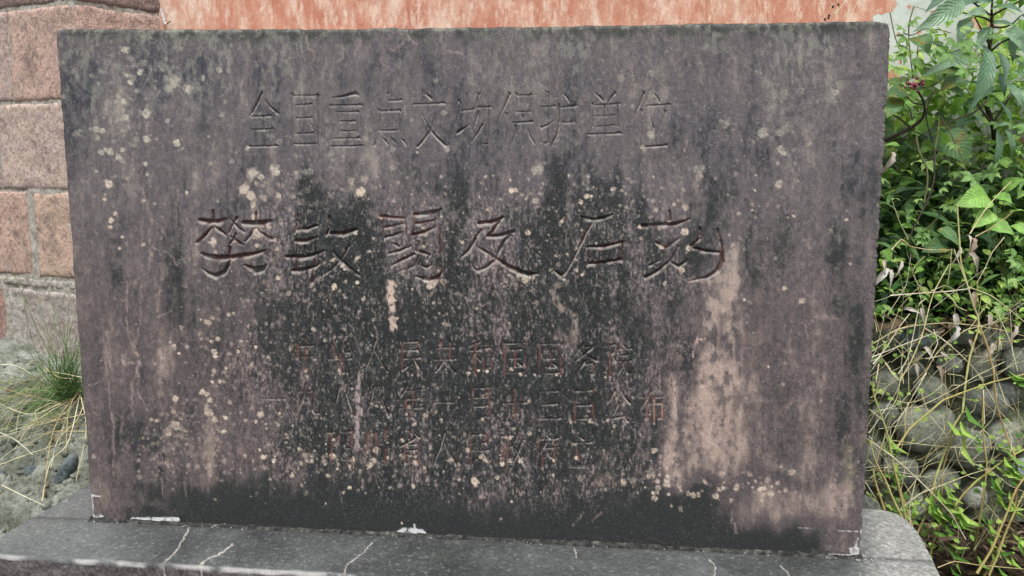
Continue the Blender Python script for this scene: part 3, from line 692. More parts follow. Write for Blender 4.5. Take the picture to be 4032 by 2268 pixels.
# mortar bead and crumbs where slab meets plinth
M_lime, nt, b = newmat('old_lime_mortar', .95, .1)
n_ = noise(nt, pos(nt), 90, 5, .7)
nt.links.new(ramp(nt, n_, [(.3, L(130,130,124)), (.5, L(205,205,200)), (.7, L(240,242,240))]), b.inputs['Base Color']); bump(nt, b, n_, .003)
M_limed, nt, b = newmat('dirty_joint_mortar', .95, .1)
n_ = noise(nt, pos(nt), 60, 6, .75)
nt.links.new(ramp(nt, n_, [(.42, L(44, 44, 42)), (.56, L(78, 78, 74)), (.66, L(112, 110, 106)), (.78, L(214, 214, 208))]), b.inputs['Base Color']); bump(nt, b, n_, .004)
nb = 520
tx = np.linspace(-0.004, 2.10, nb)
prof = []
amp = 0.004 + 0.007 * fbm(tx * 14, tx * 0, 2, 4)
for j, (fy, fz) in enumerate([(0.012, 1.0), (0.002, .95), (-.35, .75), (-.8, .35), (-1.3, .0), (-1.4, -.6)]):
    yy = np.where(j == 0, 0.012, fy * amp * 1.0) if j else np.full(nb, 0.012)
    zz = Z0 + fz * amp * (0.7 + 0.8 * vn(tx * 90, np.full(nb, j * 1.7), 3))
    prof.append(np.stack([tx, yy, zz], 1))
Vb = np.concatenate(prof)
jm = mesh_np('mortar_joint', Vb, gridfaces(6, nb)[:, ::-1], [M_limed])
o = link('mortar_joint', jm, stele); o.location = (-1.05, -0.05, -Z0)
cr_v, cr_f = [], []
for _ in range(120):
    c = random.choices([(1.36 * 0 + 0.30, .12), (0.87, .05), (1.25, .12), (2.06, .05), (0.06, .04), (1.7, .15)], [3, 4, 4, 5, 2, 2])[0]
    x = random.gauss(*c); y = -abs(random.gauss(0, .008)) - .002; s = random.uniform(.0008, .0028)
    k = len(cr_v)
    for dx, dy, dz in [(1, 0, 0), (0, 1, 0), (-1, .1, 0), (0, -1, 0), (.1, 0, .9)]:
        cr_v.append((x + dx * s * random.uniform(.7, 1.2), y + dy * s, Z0 + dz * s + .0005))
    cr_f += [(k, k + 1, k + 4), (k + 1, k + 2, k + 4), (k + 2, k + 3, k + 4), (k + 3, k, k + 4)]
cm = mesh_np('lime_crumbs', cr_v, cr_f, [M_lime], smooth=False)
o = link('lime_crumbs', cm, stele); o.location = (-1.05, -0.05, -Z0); o['kind'] = 'stuff'

# ------------------------------------------------------------------ plinth
out = np.array([(-.184, -.13), (-.178, -.165), (-.155, -.20), (-.10, -.231), (0.3, -.2325), (1.0, -.233), (1.7, -.234), (2.18, -.235), (2.235, -.20), (2.262, -.12), (2.272, -.04),
                (2.290, .08), (2.303, .20), (2.302, .26), (2.288, .31), (2.255, .337), (2.2, .345)])
ys = np.concatenate([np.linspace(-.235, .02, 92), np.linspace(.03, .345, 50)])
def xl(y): return np.interp(y, [-.235, -.225, -.205, -.17, -.13, .345], [-.08, -.12, -.150, -.176, -.184, -.180])
def xr(y): return np.interp(y, [-.235, -.20, -.12, -.04, .08, .20, .26, .31, .337, .345], [2.18, 2.235, 2.262, 2.272, 2.290, 2.303, 2.302, 2.288, 2.255, 2.21])
ncx = 860; ss = np.linspace(0, 1, ncx)
YY = np.repeat(ys[:, None], ncx, 1); XX = xl(ys)[:, None] * (1 - ss) + xr(ys)[:, None] * ss
XX = XX + (fbm(YY * 60, YY * 0 + 2, 2, 3) - .5) * .006 * (np.exp(-ss * 80) + np.exp(-(1 - ss) * 80))[None, :]
front_j = (fbm(XX * 22, XX * 0 + 5, 4, 4) - .5) * .005
YY = YY + front_j * np.exp(-(YY + .235) / .02)
dx_ = np.minimum(ss, 1 - ss)[None, :] * 2.45; dy_ = np.minimum(YY + .235, .345 - YY)
de = np.minimum(dx_, np.maximum(dy_, 0))
r0 = .010
e_ = np.clip(1 - de / r0, 0, 1); ZZ = Z0 - r0 * (1 - np.sqrt(np.maximum(0, 1 - e_ ** 2))) - .0005
ZZ = ZZ + (fbm(XX * 9, YY * 9, 1, 4) - .5) * .002 + (fbm(XX * 110, YY * 110, 3, 3) - .5) * .0022 * (de > .002) - 0.0006
qx, qy = project(np.stack([XX, YY, ZZ], -1))
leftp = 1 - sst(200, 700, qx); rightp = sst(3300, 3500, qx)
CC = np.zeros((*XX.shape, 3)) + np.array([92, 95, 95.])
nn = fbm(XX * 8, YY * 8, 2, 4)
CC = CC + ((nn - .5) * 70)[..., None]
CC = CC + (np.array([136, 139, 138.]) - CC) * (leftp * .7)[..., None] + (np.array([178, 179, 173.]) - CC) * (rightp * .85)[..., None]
gg = vn(XX * 260, YY * 260, 4) * .6 + vn(XX * 110, YY * 110, 1) * .4
CC = CC + ((gg - .5) * (46 + 70 * rightp))[..., None]
spk = sst(.74, .82, gg)
CC = CC + (np.array([226, 226, 220.]) - CC) * (spk * (.3 + .3 * rightp))[..., None]
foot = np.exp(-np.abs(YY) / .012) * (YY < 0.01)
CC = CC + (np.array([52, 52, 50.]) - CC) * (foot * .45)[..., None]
worn = sst(.0, .9, e_) * sst(.35, .6, fbm(XX * 20, YY * 40, 5, 4)) * (YY < -.15)
CC = CC + (np.array([222, 218, 214.]) - CC) * (worn * .85)[..., None]
def pcrack(pts, w, a=.9):
    global CC
    P = np.array(pts, float); best = np.full(XX.shape, 1e9)
    ax = qx + (fbm(XX * 60, YY * 60, 3, 3) - .5) * 14; ay = qy + (fbm(XX * 70, YY * 70, 1, 3) - .5) * 10
    for (xa, ya), (xb, yb) in zip(P[:-1], P[1:]):
        dx, dy = xb - xa, yb - ya
        t_ = np.clip(((ax - xa) * dx + (ay - ya) * dy) / (dx * dx + dy * dy), 0, 1)
        best = np.minimum(best, np.hypot(ax - xa - t_ * dx, ay - ya - t_ * dy))
    m_ = (1 - sst(w * .5, w, best)) * a * (.7 + .5 * vn(XX * 50, YY * 50, 2))
    CC = CC + (np.array([228, 222, 210.]) - CC) * np.clip(m_, 0, 1)[..., None]
CRK = [[(745, 2078), (730, 2110), (705, 2155), (660, 2200), (640, 2222), (650, 2268), (655, 2300)], [(915, 2140), (880, 2175), (815, 2200), (790, 2225), (795, 2268), (800, 2300)],
       [(1465, 2135), (1420, 2185), (1365, 2225), (1350, 2268)], [(2795, 2200), (2815, 2225), (2812, 2268)], [(3075, 2228), (3105, 2262), (3110, 2280)], [(2262, 2160), (2270, 2195)]]
for c_, w_ in zip(CRK, (3.2, 3.8, 2.4, 2.8, 2.4, 2)): pcrack(c_, w_)
nrp = len(ys)
idx = np.arange(nrp * ncx).reshape(nrp, ncx)
loop = np.concatenate([idx[0, ::-1], idx[1:, 0], idx[-1, 1:], idx[-2:0:-1, -1]])   # front right->left, ...
Vp = np.stack([XX, YY, ZZ], -1).reshape(-1, 3); vs = [Vp]; cl = [CC.reshape(-1, 3)]; fs = [gridfaces(nrp, ncx)[:, ::-1]]
prev = loop; base = len(Vp); ring = Vp[loop]; nl = len(loop)
for k, zz in enumerate(np.concatenate([np.linspace(Z0 - .016, Z0 - .09, 20), np.linspace(Z0 - .13, -0.02, 5)])):
    r_ = ring.copy(); r_[:, 2] = zz
    nz = (fbm(ring[:, 0] * 30 + ring[:, 1] * 30, np.full(nl, zz * 60), 2, 3) - .5) * .006
    r_[:, 1] += np.where(ring[:, 1] < .05, -1, 1) * (nz)
    g_ = fbm(ring[:, 0] * 160 + ring[:, 1] * 170, np.full(nl, zz * 160), 5, 2)
    n2 = fbm(ring[:, 0] * 12 + ring[:, 1] * 12, np.full(nl, zz * 12), 3, 3)
    cc = np.array([112, 104, 104.]) + ((g_ - .5) * 90 + (n2 - .5) * 50)[:, None]
    qx2, qy2 = project(r_)
    for c_ in CRK:
        P = np.array(c_, float)
        for (xa, ya), (xb, yb) in zip(P[:-1], P[1:]):
            dx, dy = xb - xa, yb - ya
            t_ = np.clip(((qx2 - xa) * dx + (qy2 - ya) * dy) / (dx * dx + dy * dy), 0, 1)
            m_ = (1 - sst(1.5, 4, np.hypot(qx2 - xa - t_ * dx, qy2 - ya - t_ * dy))) * .8
            cc = cc + (np.array([228, 222, 210.]) - cc) * m_[:, None]
    cur = base + np.arange(nl)
    fs.append(np.stack([prev, np.roll(prev, -1), np.roll(cur, -1), cur], 1)[:, ::-1])
    vs.append(r_); cl.append(cc); prev = cur; base += nl
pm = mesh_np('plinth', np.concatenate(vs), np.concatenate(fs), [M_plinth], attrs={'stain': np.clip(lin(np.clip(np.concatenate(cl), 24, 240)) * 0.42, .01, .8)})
plinth = link('stone_plinth', pm)
tag(plinth, 'low grey speckled stone plinth with rounded corners and pale hairline cracks under the carved tablet', 'plinth')
import bmesh
def fixn(me):
    bm = bmesh.new(); bm.from_mesh(me); bmesh.ops.recalc_face_normals(bm, faces=bm.faces); bm.to_mesh(me); bm.free()
for m_ in (pm, jm): fixn(m_)
# ------------------------------------------------------------------ materials of the surroundings
def sandstone_mat(name, rough=.92):
    m, nt, b = newmat(name, rough, .15)
    t = attr(nt, 'tint').outputs['Color']; p = pos(nt)
    n1 = noise(nt, p, 14, 6, .65); n2 = noise(nt, p, 70, 5, .7); n3 = noise(nt, p, 260, 3, .7)
    c = mix(nt, ramp(nt, n1, [(.35, 0.), (.7, 1.)]), t, mix(nt, 1., t, (.78, .80, .86), 'MULTIPLY'))
    c = mix(nt, ramp(nt, n2, [(.50, 0.), (.68, .62)]), c, L(228, 218, 204))
    c = mix(nt, 1., c, ramp(nt, n3, [(.3, .6), (.5, 1.), (.7, 1.3)]), 'MULTIPLY')
    c = mix(nt, ramp(nt, noise(nt, p, 9, 5, .7), [(.50, 0.), (.64, .6)]), c, L(150, 130, 122))
    nt.links.new(c, b.inputs['Base Color'])
    # chisel marks: slanting strokes
    mp = nt.nodes.new('ShaderNodeMapping'); mp.inputs['Rotation'].default_value = (0, math.radians(38), 0); mp.inputs['Scale'].default_value = (150, 60, 26)
    nt.links.new(p, mp.inputs[0])
    h = noise(nt, mp.outputs[0], 1.0, 3, .6)
    nb_ = bump(nt, None, h, .012, 1.)
    nb_ = bump(nt, None, ramp(nt, noise(nt, p, 48, 4, .7), [(.34, 0.), (.44, 1.)]), .008, .9, nb_)
    bump(nt, b, n2, .006, 1., nb_)
    return m
M_sand = sandstone_mat('tooled_red_sandstone')
M_mortar, nt, b = newmat('pale_wall_mortar', .95, .1)
p = pos(nt); n_ = noise(nt, p, 26, 6, .75)
nt.links.new(ramp(nt, n_, [(.32, L(120, 116, 106)), (.48, L(188, 180, 168)), (.66, L(224, 220, 210))]), b.inputs['Base Color']); bump(nt, b, noise(nt, p, 60, 6, .75), .012, 1.)

M_orange, nt, b = newmat('flaking_orange_limewash', .93, .1)
p = pos(nt); s_ = sep(nt, p)
st = math_(nt, 'ADD', math_(nt, 'MULTIPLY', noise(nt, pos(nt, (9, 1, 3.4)), 1.3, 9, .72, .3), .42), math_(nt, 'MULTIPLY', noise(nt, pos(nt, (3.4, 1, 1.3)), 1.9, 10, .74, .25), .58))
st2 = noise(nt, pos(nt, (15, 1, 5)), 1.6, 9, .72, .2)
col = ramp(nt, st, [(.36, L(204, 132, 110)), (.47, L(216, 150, 126)), (.54, L(232, 182, 158)), (.61, L(252, 228, 208))])
col = mix(nt, ramp(nt, st2, [(.52, 0.), (.60, .85)]), col, L(246, 214, 192))
fine = noise(nt, p, 70, 5, .7)
col = mix(nt, 1., col, ramp(nt, fine, [(.3, .88), (.7, 1.1)]), 'MULTIPLY')
# bare render beyond the ragged right edge of the colour, with islands of colour left on it
edge_n = math_(nt, 'MULTIPLY', math_(nt, 'SUBTRACT', noise(nt, p, 5, 6, .65), .5), .5)
xx = math_(nt, 'ADD', s_[0], edge_n)
xx = math_(nt, 'ADD', xx, math_(nt, 'MULTIPLY', math_(nt, 'SUBTRACT', 2.2, s_[2]), .55))
XB = float(on_y(3530, 20, 2.08)[0])
right_bare = math_(nt, 'GREATER_THAN', xx, XB)
isl = math_(nt, 'GREATER_THAN', noise(nt, pos(nt, (1, 1, .7)), 7.5, 5, .6), .615)
bare = math_(nt, 'MULTIPLY', right_bare, math_(nt, 'SUBTRACT', 1., isl))
chip = math_(nt, 'GREATER_THAN', noise(nt, pos(nt, (1.3, 1, .55)), 9, 7, .68), .685)
bare = math_(nt, 'MAXIMUM', bare, chip)
bc = ramp(nt, noise(nt, p, 10, 6, .7), [(.3, L(200, 206, 198)), (.5, L(220, 226, 218)), (.7, L(236, 240, 234))])
col = mix(nt, bare, col, bc)
wv = nt.nodes.new('ShaderNodeTexVoronoi'); wv.feature = 'DISTANCE_TO_EDGE'; wv.inputs['Scale'].default_value = 3.2
mpn = mix(nt, .12, p, None or noise(nt, p, 6, 5, .6)) if False else p
dn = nt.nodes.new('ShaderNodeTexNoise'); dn.inputs['Scale'].default_value = 9; dn.inputs['Detail'].default_value = 5; nt.links.new(p, dn.inputs['Vector'])
vm = nt.nodes.new('ShaderNodeVectorMath'); vm.operation = 'MULTIPLY_ADD'; vm.inputs[1].default_value = (.25, .25, .25)
nt.links.new(dn.outputs['Color'], vm.inputs[0]); nt.links.new(p, vm.inputs[2]); nt.links.new(vm.outputs[0], wv.inputs['Vector'])
crk = math_(nt, 'LESS_THAN', wv.outputs['Distance'], .0028)
crk = math_(nt, 'MULTIPLY', crk, ramp(nt, noise(nt, p, 2.3, 3, .5), [(.48, 0.), (.55, .55)]))
col = mix(nt, crk, col, L(178, 116, 94))
nt.links.new(col, b.inputs['Base Color'])
hb = bump(nt, None, bare, .003, -0.8) if False else None
bump(nt, b, math_(nt, 'ADD', math_(nt, 'MULTIPLY', bare, -1.5), fine), .0025, .8)

M_bank, nt, b = newmat('cemented_gravel_bank', .95, .15)
p = pos(nt); n1 = noise(nt, p, 5, 6, .65); n2 = noise(nt, p, 55, 6, .75); n3 = noise(nt, p, 180, 3, .7)
c = ramp(nt, n1, [(.32, L(104, 108, 92)), (.5, L(150, 154, 140)), (.68, L(196, 202, 190))])
c = mix(nt, 1., c, ramp(nt, n2, [(.32, .36), (.46, .9), (.7, 1.3)]), 'MULTIPLY')
c = mix(nt, 1., c, ramp(nt, n3, [(.3, .65), (.6, 1.15)]), 'MULTIPLY')
c = mix(nt, ramp(nt, noise(nt, p, 3.2, 5, .6), [(.55, 0.), (.7, .5)]), c, L(124, 132, 98))
nt.links.new(c, b.inputs['Base Color']); bump(nt, b, n2, .02, 1.)

M_rubble, nt, b = newmat('mossy_shaded_rubble_mortar', .95, .12)
p = pos(nt); n1 = noise(nt, p, 9, 6, .7); n2 = noise(nt, p, 60, 6, .75)
c = ramp(nt, n1, [(.32, L(50, 54, 40)), (.46, L(96, 102, 80)), (.6, L(150, 156, 130)), (.74, L(208, 212, 194))])  # moss greens, darkened to paint in the deep shade between the cobbles
c = mix(nt, 1., c, ramp(nt, n2, [(.32, .45), (.5, .9), (.7, 1.3)]), 'MULTIPLY')
nt.links.new(c, b.inputs['Base Color']); bump(nt, b, n2, .016, 1.)

M_cobble, nt, b = newmat('river_cobble', .8, .3)
oi = nt.nodes.new('ShaderNodeObjectInfo').outputs['Random']
p = pos(nt)
c = ramp(nt, oi, [(0, L(160, 178, 184)), (.2, L(118, 126, 124)), (.4, L(158, 162, 146)), (.6, L(168, 172, 154)), (.8, L(118, 122, 116)), (1., L(192, 194, 182))])
n2 = noise(nt, p, 40, 6, .7)
c = mix(nt, 1., c, ramp(nt, n2, [(.3, .5), (.5, 1.), (.72, 1.5)]), 'MULTIPLY')
c = mix(nt, ramp(nt, noise(nt, p, 22, 5, .7), [(.5, 0.), (.62, .6)]), c, L(120, 128, 98))
nt.links.new(c, b.inputs['Base Color']); bump(nt, b, n2, .018, 1.)

M_soil, nt, b = newmat('leaf_mould_soil', .97, .1)
p = pos(nt); n2 = noise(nt, p, 45, 6, .75)
nt.links.new(ramp(nt, n2, [(.3, L(30, 26, 20)), (.5, L(62, 52, 42)), (.68, L(104, 88, 70))]), b.inputs['Base Color']); bump(nt, b, n2, .02, 1.)

def leaf_mat(name, stops, gloss=.45, trans=.35, vein=.35, blot=0.0, blotc=(150, 140, 60)):
    m, nt, b = newmat(name, gloss, .35)
    r = math_(nt, 'FRACT', math_(nt, 'ADD', nt.nodes.new('ShaderNodeObjectInfo').outputs['Random'], attr(nt, 'lv').outputs['Fac']))
    c = ramp(nt, r, [(i / (len(stops) - 1), L(*s)) for i, s in enumerate(stops)])
    uv = nt.nodes.new('ShaderNodeUVMap').outputs[0]; su = sep(nt, uv)
    side = math_(nt, 'ABSOLUTE', math_(nt, 'SUBTRACT', su[1], .5))
    mid = math_(nt, 'LESS_THAN', side, .022)
    vs_ = math_(nt, 'SINE', math_(nt, 'MULTIPLY', math_(nt, 'SUBTRACT', su[0], math_(nt, 'MULTIPLY', side, .55)), 62.))
    vv = math_(nt, 'GREATER_THAN', vs_, .86)
    vv = math_(nt, 'MAXIMUM', mid, math_(nt, 'MULTIPLY', vv, .6))
    c = mix(nt, math_(nt, 'MULTIPLY', vv, vein), c, mix(nt, 1., c, (1.9, 1.8, 1.6), 'MULTIPLY'))
    p = pos(nt)
    c = mix(nt, 1., c, ramp(nt, noise(nt, p, 50, 3, .6), [(.3, .75), (.7, 1.2)]), 'MULTIPLY')
    if blot:
        bn = noise(nt, p, 26, 4, .65)
        c = mix(nt, ramp(nt, bn, [(.52, 0.), (.60, blot)]), c, L(*blotc))
        c = mix(nt, ramp(nt, bn, [(.64, 0.), (.68, blot)]), c, L(120, 84, 50))
    nt.links.new(c, b.inputs['Base Color'])
    bump(nt, b, vs_, .0015, .5)
    tr = nt.nodes.new('ShaderNodeBsdfTranslucent'); nt.links.new(mix(nt, 1., c, (1.1, 1.15, .75), 'MULTIPLY'), tr.inputs['Color'])
    mx = nt.nodes.new('ShaderNodeMixShader'); mx.inputs[0].default_value = trans
    nt.links.new(b.outputs[0], mx.inputs[1]); nt.links.new(tr.outputs[0], mx.inputs[2])
    nt.links.new(mx.outputs[0], nt.nodes['Material Output'].inputs['Surface'])
    return m
M_lance = leaf_mat('long_dark_leaf', [(74, 108, 84), (92, 130, 98), (112, 150, 112), (134, 166, 134)], .38, .25, .4)
M_heart = leaf_mat('blotched_broad_leaf', [(70, 106, 66), (96, 140, 84), (120, 160, 104)], .5, .3, .35, .8)
M_fresh = leaf_mat('fresh_broad_leaf', [(138, 192, 92), (168, 218, 112), (186, 226, 122)], .5, .35, .3, .2)
M_hop = leaf_mat('lobed_vine_leaf', [(136, 180, 106), (158, 202, 122), (184, 222, 130), (118, 162, 92)], .55, .4, .3)
M_under = leaf_mat('undergrowth_leaf', [(40, 72, 42), (58, 96, 54), (86, 130, 72), (46, 80, 46), (140, 186, 110), (66, 106, 58)], .5, .3, .3)
M_mid = leaf_mat('backlit_leaf', [(96, 146, 66), (146, 200, 92), (184, 226, 108), (214, 244, 134), (116, 168, 78)], .5, .45, .3)
M_dead = leaf_mat('dead_curled_leaf', [(190, 178, 160), (216, 210, 200), (176, 150, 120), (236, 234, 228)], .8, .1, .2)
M_litter = leaf_mat('brown_litter', [(92, 74, 58), (128, 106, 82), (70, 54, 44), (150, 132, 108)], .85, .1, .1)
def stem_mat(name, stops, sc_=14):
    m, nt, b = newmat(name, .6, .3)
    r = math_(nt, 'FRACT', math_(nt, 'ADD', nt.nodes.new('ShaderNodeObjectInfo').outputs['Random'], attr(nt, 'lv').outputs['Fac']))
    c = ramp(nt, r, [(i / (len(stops) - 1), L(*s)) for i, s in enumerate(stops)])
    n = noise(nt, pos(nt), sc_, 4, .6)
    c = mix(nt, ramp(nt, n, [(.45, 0.), (.6, .6)]), c, L(*stops[0]))
    c = mix(nt, 1., c, ramp(nt, noise(nt, pos(nt), 160, 3, .6), [(.3, .75), (.7, 1.15)]), 'MULTIPLY')
    nt.links.new(c, b.inputs['Base Color'])
    return m
M_green_cane = stem_mat('green_cane', [(190, 160, 108), (176, 176, 100), (212, 214, 144), (146, 152, 84)])
M_dry = stem_mat('dry_straw', [(196, 172, 116), (236, 232, 182), (250, 246, 220), (214, 208, 146)])
M_dark = stem_mat('dark_bark', [(58, 48, 42), (84, 70, 60), (66, 54, 46)])
M_vstem = stem_mat('vine_stem', [(110, 112, 66), (128, 134, 80), (96, 90, 62)])
M_rush = stem_mat('rush_green', [(92, 130, 76), (126, 166, 98), (160, 192, 118), (84, 116, 72)])
M_berry, nt, b = newmat('dark_red_berry', .5, .4)
nt.links.new(ramp(nt, noise(nt, pos(nt), 90, 2), [(.35, L(96, 34, 44)), (.65, L(150, 70, 78))]), b.inputs['Base Color'])

# ------------------------------------------------------------------ ground and banks
gx = np.concatenate([-np.geomspace(80, 3.6, 14), np.linspace(-3.4, 6.4, 120), np.geomspace(6.8, 80, 14)])
gy = np.concatenate([-np.geomspace(80, 3.2, 14), np.linspace(-3, 3.2, 80), np.geomspace(3.5, 80, 14)])
GX, GY = np.meshgrid(gx, gy)
near = (np.abs(GX) < 6) & (np.abs(GY) < 3.2)
GZ = (fbm(GX * 2.2, GY * 2.2, 2, 4) - .5) * .09 * near - .01
g_ = link('ground', mesh_np('ground', np.stack([GX, GY, GZ], -1).reshape(-1, 3), gridfaces(len(gy), len(gx)), [M_soil])); tag(g_, kind='structure')
for m_ in (g_.data,): fixn(m_)

M_bounce, nt, b = newmat('grey_bounce', .9, .2)
p = pos(nt)
nt.links.new(ramp(nt, noise(nt, p, 6, 6, .7), [(.3, L(120, 122, 120)), (.7, L(168, 170, 166))]), b.inputs['Base Color']); bump(nt, b, noise(nt, p, 60, 4, .7), .004)
px_ = np.linspace(-6, 8, 30); py_ = np.linspace(-7, -.42, 20); PXg, PYg = np.meshgrid(px_, py_)
pv = link('bounce_sheet', mesh_np('bounce_sheet', np.stack([PXg, PYg, np.full(PXg.shape, .045)], -1).reshape(-1, 3), gridfaces(20, 30), [M_bounce])); tag(pv, kind='structure'); fixn(pv.data)  # unseen grey sheet added in front so the slab gets neutral bounce light
PA = on_z(0, 0, 0) * 0 + np.array([-1.033, 1.714, 0.]); PB = np.array([-1.534, 1.883, 0.]); PC = np.array([-.82, 2.074, 0.])
dL = PB - PA; dL /= np.linalg.norm(dL); nL = np.array([dL[1], -dL[0], 0]); nL = nL if nL[1] < 0 else -nL
dR = PC - PA; lenR = np.linalg.norm(dR); dR /= lenR; nR = np.array([dR[1], -dR[0], 0]); nR = nR if nR[0] > 0 else -nR

def bank_z(x, y):
    z = np.interp(y, [-1.2, -.4, .1, .55, 1.0, 1.35, 1.55, 2.2], [-.02, .02, .10, .24, .37, .465, .49, .50])
    z = z + (fbm(x * 3.1 + 5, y * 3.1 + 2, 1, 4) - .5) * .13 + (fbm(x * 11, y * 11, 5, 5, .7) - .5) * .07 - .06 * (1 - sst(0, .16, np.abs(fbm(x * 4.5, y * 6, 3, 4) - .5)))
    fade = sst(1.15, .35, x)
    return z * fade - .03 * (1 - fade)
bx = np.linspace(-3.2, 1.2, 240); by = np.linspace(-1.3, 2.15, 200)
BX, BY = np.meshgrid(bx, by)
lb = link('cemented_bank', mesh_np('cemented_bank', np.stack([BX, BY, bank_z(BX, BY)], -1).reshape(-1, 3), gridfaces(200, 240), [M_bank])); tag(lb, kind='structure')
fixn(lb.data)
def hit_bank(px, py):
    for d in np.arange(2.0, 5.2, .01):
        q = at_depth(px, py, d)
        if q[2] < bank_z(q[0], q[1]): return q
    return at_depth(px, py, 4.)

# cobbles ----------------------------------------------------------
def ico(sub=2):
    bm = bmesh.new(); bmesh.ops.create_icosphere(bm, subdivisions=sub, radius=1.)
    V = np.array([v_.co[:] for v_ in bm.verts]); F_ = np.array([[v_.index for v_ in f.verts] for f in bm.faces]); bm.free()
    return V, F_
M_blue, nt, b = newmat('blue_grey_cobble', .7, .35)
p = pos(nt); n2 = noise(nt, p, 30, 6, .7)
nt.links.new(ramp(nt, n2, [(.34, L(58, 68, 68)), (.5, L(96, 108, 110)), (.68, L(140, 148, 142))]), b.inputs['Base Color']); bump(nt, b, n2, .014, 1.)
IV, IF = ico(3); IVs, IFs = ico(1)
def cobble_mesh(seed):
    V = IV.copy(); r = np.random.default_rng(seed)
    k = r.normal(size=(4, 3)) * 1.3; ph = r.random(4) * 6
    s = sum(np.sin(V @ k[i] + ph[i]) for i in range(4)) * .055
    k2_ = r.normal(size=(5, 3)) * 4; s = s + sum(np.sin(V @ k2_[i] + ph[i % 4] * 2) for i in range(5)) * .018
    V = V * (1 + s)[:, None]; V = np.sign(V) * np.abs(V) ** .8
    return mesh_np('cobble', V, IF, [M_cobble])
CM = [cobble_mesh(i) for i in range(9)]
def cobble(parent, P, rx, rz, ry, rot, i):
    o = link('cobble', CM[i % 9], parent)
    o.rotation_euler = (random.uniform(-.3, .3), rot, random.uniform(-.4, .4)); o.scale = (rx, ry, rz)
    o.location = P - np.array(parent.location)
    return o
for i, (px, py, rx, rz, rot) in enumerate([(262, 1868, .027, .088, .5), (118, 1848, .040, .034, -.3), (-6, 1868, .030, .03, .2),(-120, 1900, .07, .05, 0)]):
    q = hit_bank(px, py)
    o = cobble(lb, q + (np.array([0, -.010, .0]) if i == 0 else np.array([0, .004, -.014])), rx, rz, .035, rot, i)
    if i == 0: blue_mesh = o.data.copy(); blue_mesh.materials.clear(); blue_mesh.materials.append(M_blue)
    o.data = blue_mesh
# fine gravel set into the bank surface
def scatter_pebbles(name, pts, sz, mat, parent=None):
    n = len(pts); r = np.random.default_rng(5)
    S_ = sz[:, None] * (0.6 + .8 * r.random((n, 3)))
    V = (IVs[None] * S_[:, None, :] + pts[:, None, :]).reshape(-1, 3)
    F_ = (IFs[None] + (np.arange(n) * len(IVs))[:, None, None]).reshape(-1, 3)
    o = link(name, mesh_np(name, V, F_, [mat], attrs={'lv': np.repeat(r.random(n), len(IVs))}), parent); tag(o, kind='stuff'); return o
r5 = np.random.default_rng(11)
gxp = r5.uniform(-1.9, .1, 2600); gyp = r5.uniform(-.3, 1.6, 2600)
scatter_pebbles('embedded_gravel', np.stack([gxp, gyp, bank_z(gxp, gyp) - .002], 1), r5.uniform(.004, .02, 2600), M_bank, lb)

# right hand rubble retaining wall ----------------------------------
YW = 1.29
rw = empty('rubble_retaining_wall', (3.4, YW, 0), 'low mossy retaining wall of river cobbles set in mortar at the right, below the shrubs', 'wall')
wx = np.linspace(1.2, 6.0, 360); tt = np.linspace(0, 1, 90)
WXg, TT = np.meshgrid(wx, tt)
ang = np.clip(TT * 1.12, 0, 1.12)
WZ = np.where(TT < .8, TT / .8 * .80, .80 + (TT - .8) * .10)
WYg = YW + .05 + np.where(TT < .8, -.02 + .05 * TT, .02 + (TT - .8) * 3.2)
WYg = WYg - (fbm(WXg * 8, WZ * 8, 2, 5, .62) - .5) * .13 * (TT < .85); WZ = WZ + (fbm(WXg * 6, TT * 8, 4, 4) - .5) * .08 * sst(.5, .8, TT)
core = link('mortar_core', mesh_np('mortar_core', np.stack([WXg, WYg, WZ], -1).reshape(-1, 3), gridfaces(90, 360), [M_rubble]), rw); core.location = (-3.4, -YW, 0); fixn(core.data)
stones = [(3487, 1512, 52, 55), (3620, 1320, 95, 60), (3500, 1330, 70, 62), (3600, 1450, 46, 34), (3795, 1325, 42, 36), (3870, 1450, 52, 60), (3668, 1540, 62, 58), (3600, 1400, 30, 26), (3875, 1590, 80, 55),
          (3960, 1560, 60, 50), (3640, 1690, 120, 95), (3800, 1760, 80, 80), (3480, 1640, 50, 60), (3440, 1800, 40, 70), (3540, 1850, 70, 60), (3840, 1965, 50, 45), (3700, 1900, 80, 55), (3960, 1720, 70, 70),
          (4010, 1430, 60, 60), (3930, 1340, 60, 40), (4060, 1860, 80, 60), (3620, 2020, 60, 40), (3740, 1440, 50, 40), (3420, 1430, 40, 40), (3380, 1320, 50, 50), (3380, 1520, 50, 60), (3350, 1700, 60, 60)]
cobs = []
for (a, c, r1, r2_) in stones:
    P_ = on_y(a, c, YW + .03); cobs.append((P_[0], P_[2], r1 / 1010, r2_ / 1010))
tries = 0
while len(cobs) < 90 and tries < 9000:
    tries += 1
    x, z, r_ = random.uniform(1.4, 5.6), random.uniform(.02, .78), random.choice([.03, .045, .06, .08])
    if all(math.hypot(x - a, z - c) > (r_ + max(b_, d_)) * .92 for a, c, b_, d_ in cobs): cobs.append((x, z, r_, r_ * random.uniform(.7, 1)))
for i, (x, z, a, c) in enumerate(cobs):
    cobble(rw, np.array([x, YW + .036 + random.uniform(-.012, .022), z]), a, c, min(a, c) * .7, random.uniform(-.4, .4), i * 4 + i // 3)

